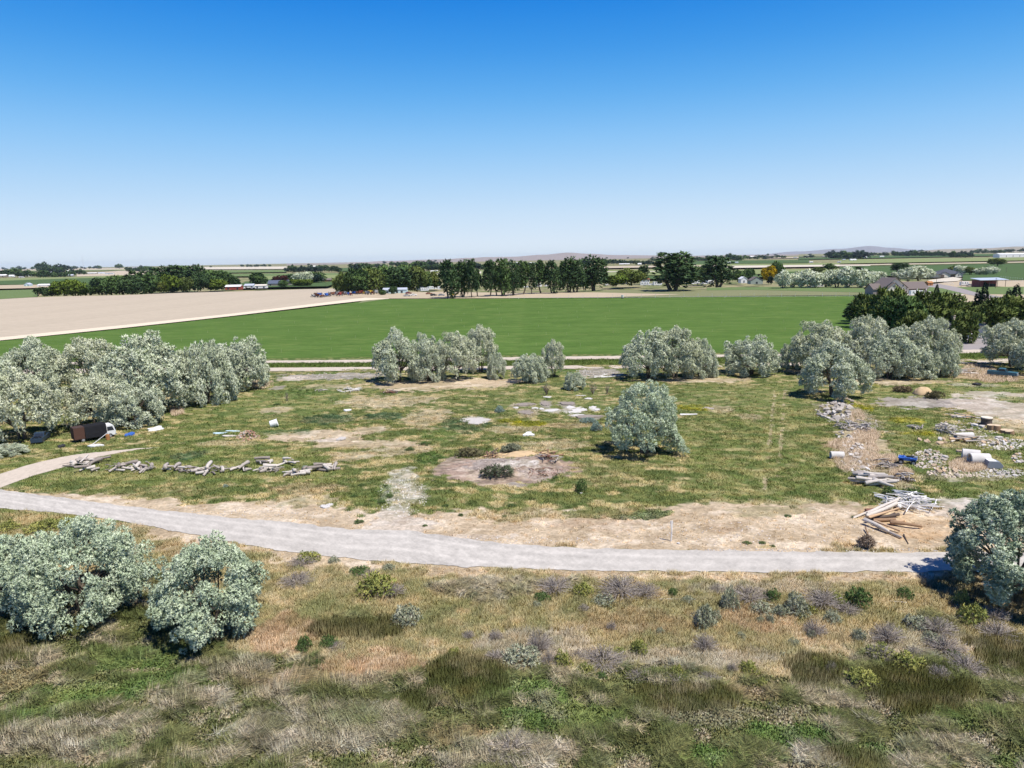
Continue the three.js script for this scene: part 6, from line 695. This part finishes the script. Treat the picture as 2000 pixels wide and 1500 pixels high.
{ // leaning wooden stake by the road
  const o = new THREE.Group(); part('post', cy(0.055, 0.07, 2.1, 0.04, 1.0, 0, 8).rotateZ(-0.04), W.white, o); part('slat', bx(0.06, 1.3, 0.12, 0.16, 1.4, 0.02).rotateZ(0.1), W.white, o); lay(o, 1310, 1057, 0, 0.3, 'wooden_stake', 'white wooden stake with a slanting slat beside the gravel road', 'stake'); }
// ---------- the junked box truck and what lies round it ----------
{
  const o = new THREE.Group(), tarp = std(0.022, 0.022, 0.025, 0.75);
  part('cargo_box', mergeGeometries([bx(5, 2.1, 0.08, -1.3, 1.75, 1.1), bx(5, 2.1, 0.08, -1.3, 1.75, -1.1), bx(0.08, 2.1, 2.2, -3.8, 1.75, 0), bx(5, 0.12, 2.2, -1.3, 0.7, 0)]), std(0.085, 0.040, 0.026, 0.95), o); part('roof_panel', bx(1.9, 0.07, 2.24, -2.85, 2.84, 0), std(0.060, 0.034, 0.026, 0.9), o);
  const g = new THREE.PlaneGeometry(3.6, 6.2, 20, 30), p = g.attributes.position; for (let i = 0; i < p.count; i++) { const v = p.getY(i), over = Math.max(0, Math.abs(v) - 1.18), n = 0.12 * (fbm(p.getX(i) * 1.6, v * 1.6, 3) - 0.5), side = Math.sign(v); p.setXYZ(i, p.getX(i) - 0.25, 2.93 + n - over * 1.15, Math.min(1.18 + over * 0.2, Math.abs(v)) * side + n); } g.computeVertexNormals(); part('tarp', g, new THREE.MeshPhysicalMaterial({ color: C(0.018, 0.018, 0.020), roughness: 0.95, specularIntensity: 0.2, side: THREE.DoubleSide }), o);
  const cab = part('cab', prism([[1.35, 0.55], [2.95, 0.55], [3.1, 1.2], [2.75, 2.35], [2.5, 2.5], [1.35, 2.5]], 2.0, 0, 0, 0, 0.06), M.white, o); part('windshield', prism([[3.13, 1.35], [2.83, 2.25], [2.86, 2.27], [3.17, 1.36]], 1.7), M.glass, cab); for (const s of [-1, 1]) part('side_window', prism([[1.7, 1.45], [2.85, 1.45], [2.6, 2.2], [1.7, 2.2]], 0.03, 0, 0, s * 1.075), M.glass, cab); part('bumper', bx(0.14, 0.25, 2.1, 3.14, 0.6, 0), M.steel, o); part('grille', bx(0.05, 0.3, 1.2, 3.13, 0.98, 0), M.dark, o); for (const s of [-1, 1]) part('headlight', cy(0.12, 0.12, 0.05, 3.15, 0.95, s * 0.8, 10, 'x'), M.trim, o); part('chassis', bx(6.4, 0.18, 0.8, -0.4, 0.6, 0), M.dark, o); wheels(o, [-2.4, 2.1], 0.95, 0.44, 0.28);
  const a = GR(143, 868), b = GR(214, 852), d = b.clone().sub(a); o.position.copy(a).lerp(b, 0.5).add(V(0.3, 0, -0.8)); o.position.y = relief(o.position.x, o.position.z) - 0.05; o.rotation.y = Math.atan2(-d.z, d.x) * 0.8; o.scale.setScalar(0.84); tag(put(o, 'box_truck'), 'junked box truck with white cab and black tarpaulin beside the silver thicket', 'truck');
  const lad = new THREE.Group(); for (const s of [-0.2, 0.2]) part('rail', cy(0.035, 0.035, 3.4, 0, 1.7, s, 6), M.white, lad); for (let i = 0; i < 9; i++) part('rung', cy(0.022, 0.022, 0.4, 0, 0.25 + i * 0.36, 0, 6, 'z'), M.white, lad); lay(lad, 176, 872, 0.05, 0.1, 'ladder', 'white ladder propped aslant against the junked box truck', 'ladder'); lad.rotation.set(0, 0.35, -0.95);
  const oil = new THREE.Group(); part('drum', cy(0.3, 0.3, 0.85, 0, 0.42, 0, 16), M.orange, oil); for (const y of [0.28, 0.56]) part('hoop', new THREE.TorusGeometry(0.305, 0.02, 5, 18).rotateX(Math.PI / 2).translate(0, y, 0), M.orange, oil); lay(oil, 211, 859, 0, 0, 'oil_drum', 'orange red drum beside the cab of the junked truck', 'drum');
  slab(255, 850, 14, 0.9, M.blue, 'blue_tarp', 'small crumpled blue tarpaulin on grass beside the junked truck', null, 0.25, 4, 'tarpaulin'); slab(185, 872, 26, 0.5, M.white, 'white_sheet', 'white scrap sheeting at the foot of the ladder', null, 0.2, 3); slab(120, 874, 10, 0.6, M.dark, 'scrap_metal', 'dark scrap of metal in grass behind the junked truck', null, 0.3, 2, 'scrap');
  const c2 = pickup(std(0.03, 0.05, 0.08, 0.4)); lay(c2, 80, 862, 0, 1.9, 'pickup_truck', 'pickup with paint darkened as for deep shade beside the junked truck', 'pickup'); c2.scale.setScalar(0.85);  // body paint made darker to imitate the shade around it
}
// tall pale grass standing in the rubble
{ const list = [[1690, 852, 26, 14, 420], [1665, 900, 34, 22, 260], [1700, 892, 18, 26, 300], [1735, 897, 16, 7, 140], [1760, 925, 20, 8, 140], [1895, 910, 40, 12, 420], [1910, 725, 34, 14, 420], [1950, 738, 40, 10, 260], [1675, 815, 14, 14, 120], [345, 804, 14, 9, 120], [505, 750, 30, 9, 160], [1650, 868, 30, 10, 160], [1720, 700, 30, 14, 200]], m = [], r = rng(44); for (const [x, y, a, b, n] of list) for (let i = 0; i < n; i++) { const t = r() * 6.28, q = Math.sqrt(r()), p = GR(x + Math.cos(t) * a * q, y + Math.sin(t) * b * q); m.push([p, 0.8 + 0.7 * r(), r() * 6.28, 0.8 + 0.4 * r()]); } const o = new THREE.InstancedMesh(tuftGeo(14, 26, 0.24, 0.5, 0.55, 0.014), grassMat, m.length), X = new THREE.Matrix4(), q = new THREE.Quaternion(), c = new THREE.Color(); m.forEach(([p, s, a, k], i) => { X.compose(p, q.setFromAxisAngle(V(0, 1, 0), a), V(s, s, s)); o.setMatrixAt(i, X); o.setColorAt(i, c.setRGB(0.50 * k, 0.40 * k, 0.295 * k)); }); tag(put(o, 'tall_dry_grass'), null, null, null, 'stuff'); }
// tall grass in the ditch strip behind the lane
{ const r = rng(45), m = []; for (let i = 0; i < 9000; i++) { const x = mix(-60, 2060, r()), f = (L) => { let k = 1; while (k < L.length - 1 && L[k][0] < x) k++; return mix(L[k - 1][1], L[k][1], (x - L[k - 1][0]) / (L[k][0] - L[k - 1][0])); }, y = mix(f(bankLow) + 0.6, f(laneTop) - 0.4, r()), p = G(x, y); m.push([p, 0.9 + 0.8 * r(), r() * 6.28, 0.75 + 0.5 * r()]); } const o = new THREE.InstancedMesh(tuftGeo(15, 18, 0.45, 0.5, 0.5, 0.04), grassMat, m.length), X = new THREE.Matrix4(), q = new THREE.Quaternion(), c = new THREE.Color(); m.forEach(([p, s, a, k], i) => { X.compose(V(p.x, -0.08, p.z), q.setFromAxisAngle(V(0, 1, 0), a), V(s, s, s)); o.setMatrixAt(i, X); o.setColorAt(i, c.setRGB(0.085 * k, 0.125 * k, 0.030 * k)); }); tag(put(o, 'ditch_grass'), null, null, null, 'stuff'); }
scene.fog = new THREE.FogExp2(new THREE.Color(0.74, 0.84, 0.95), 0.00002);
renderer.render(scene, camera);
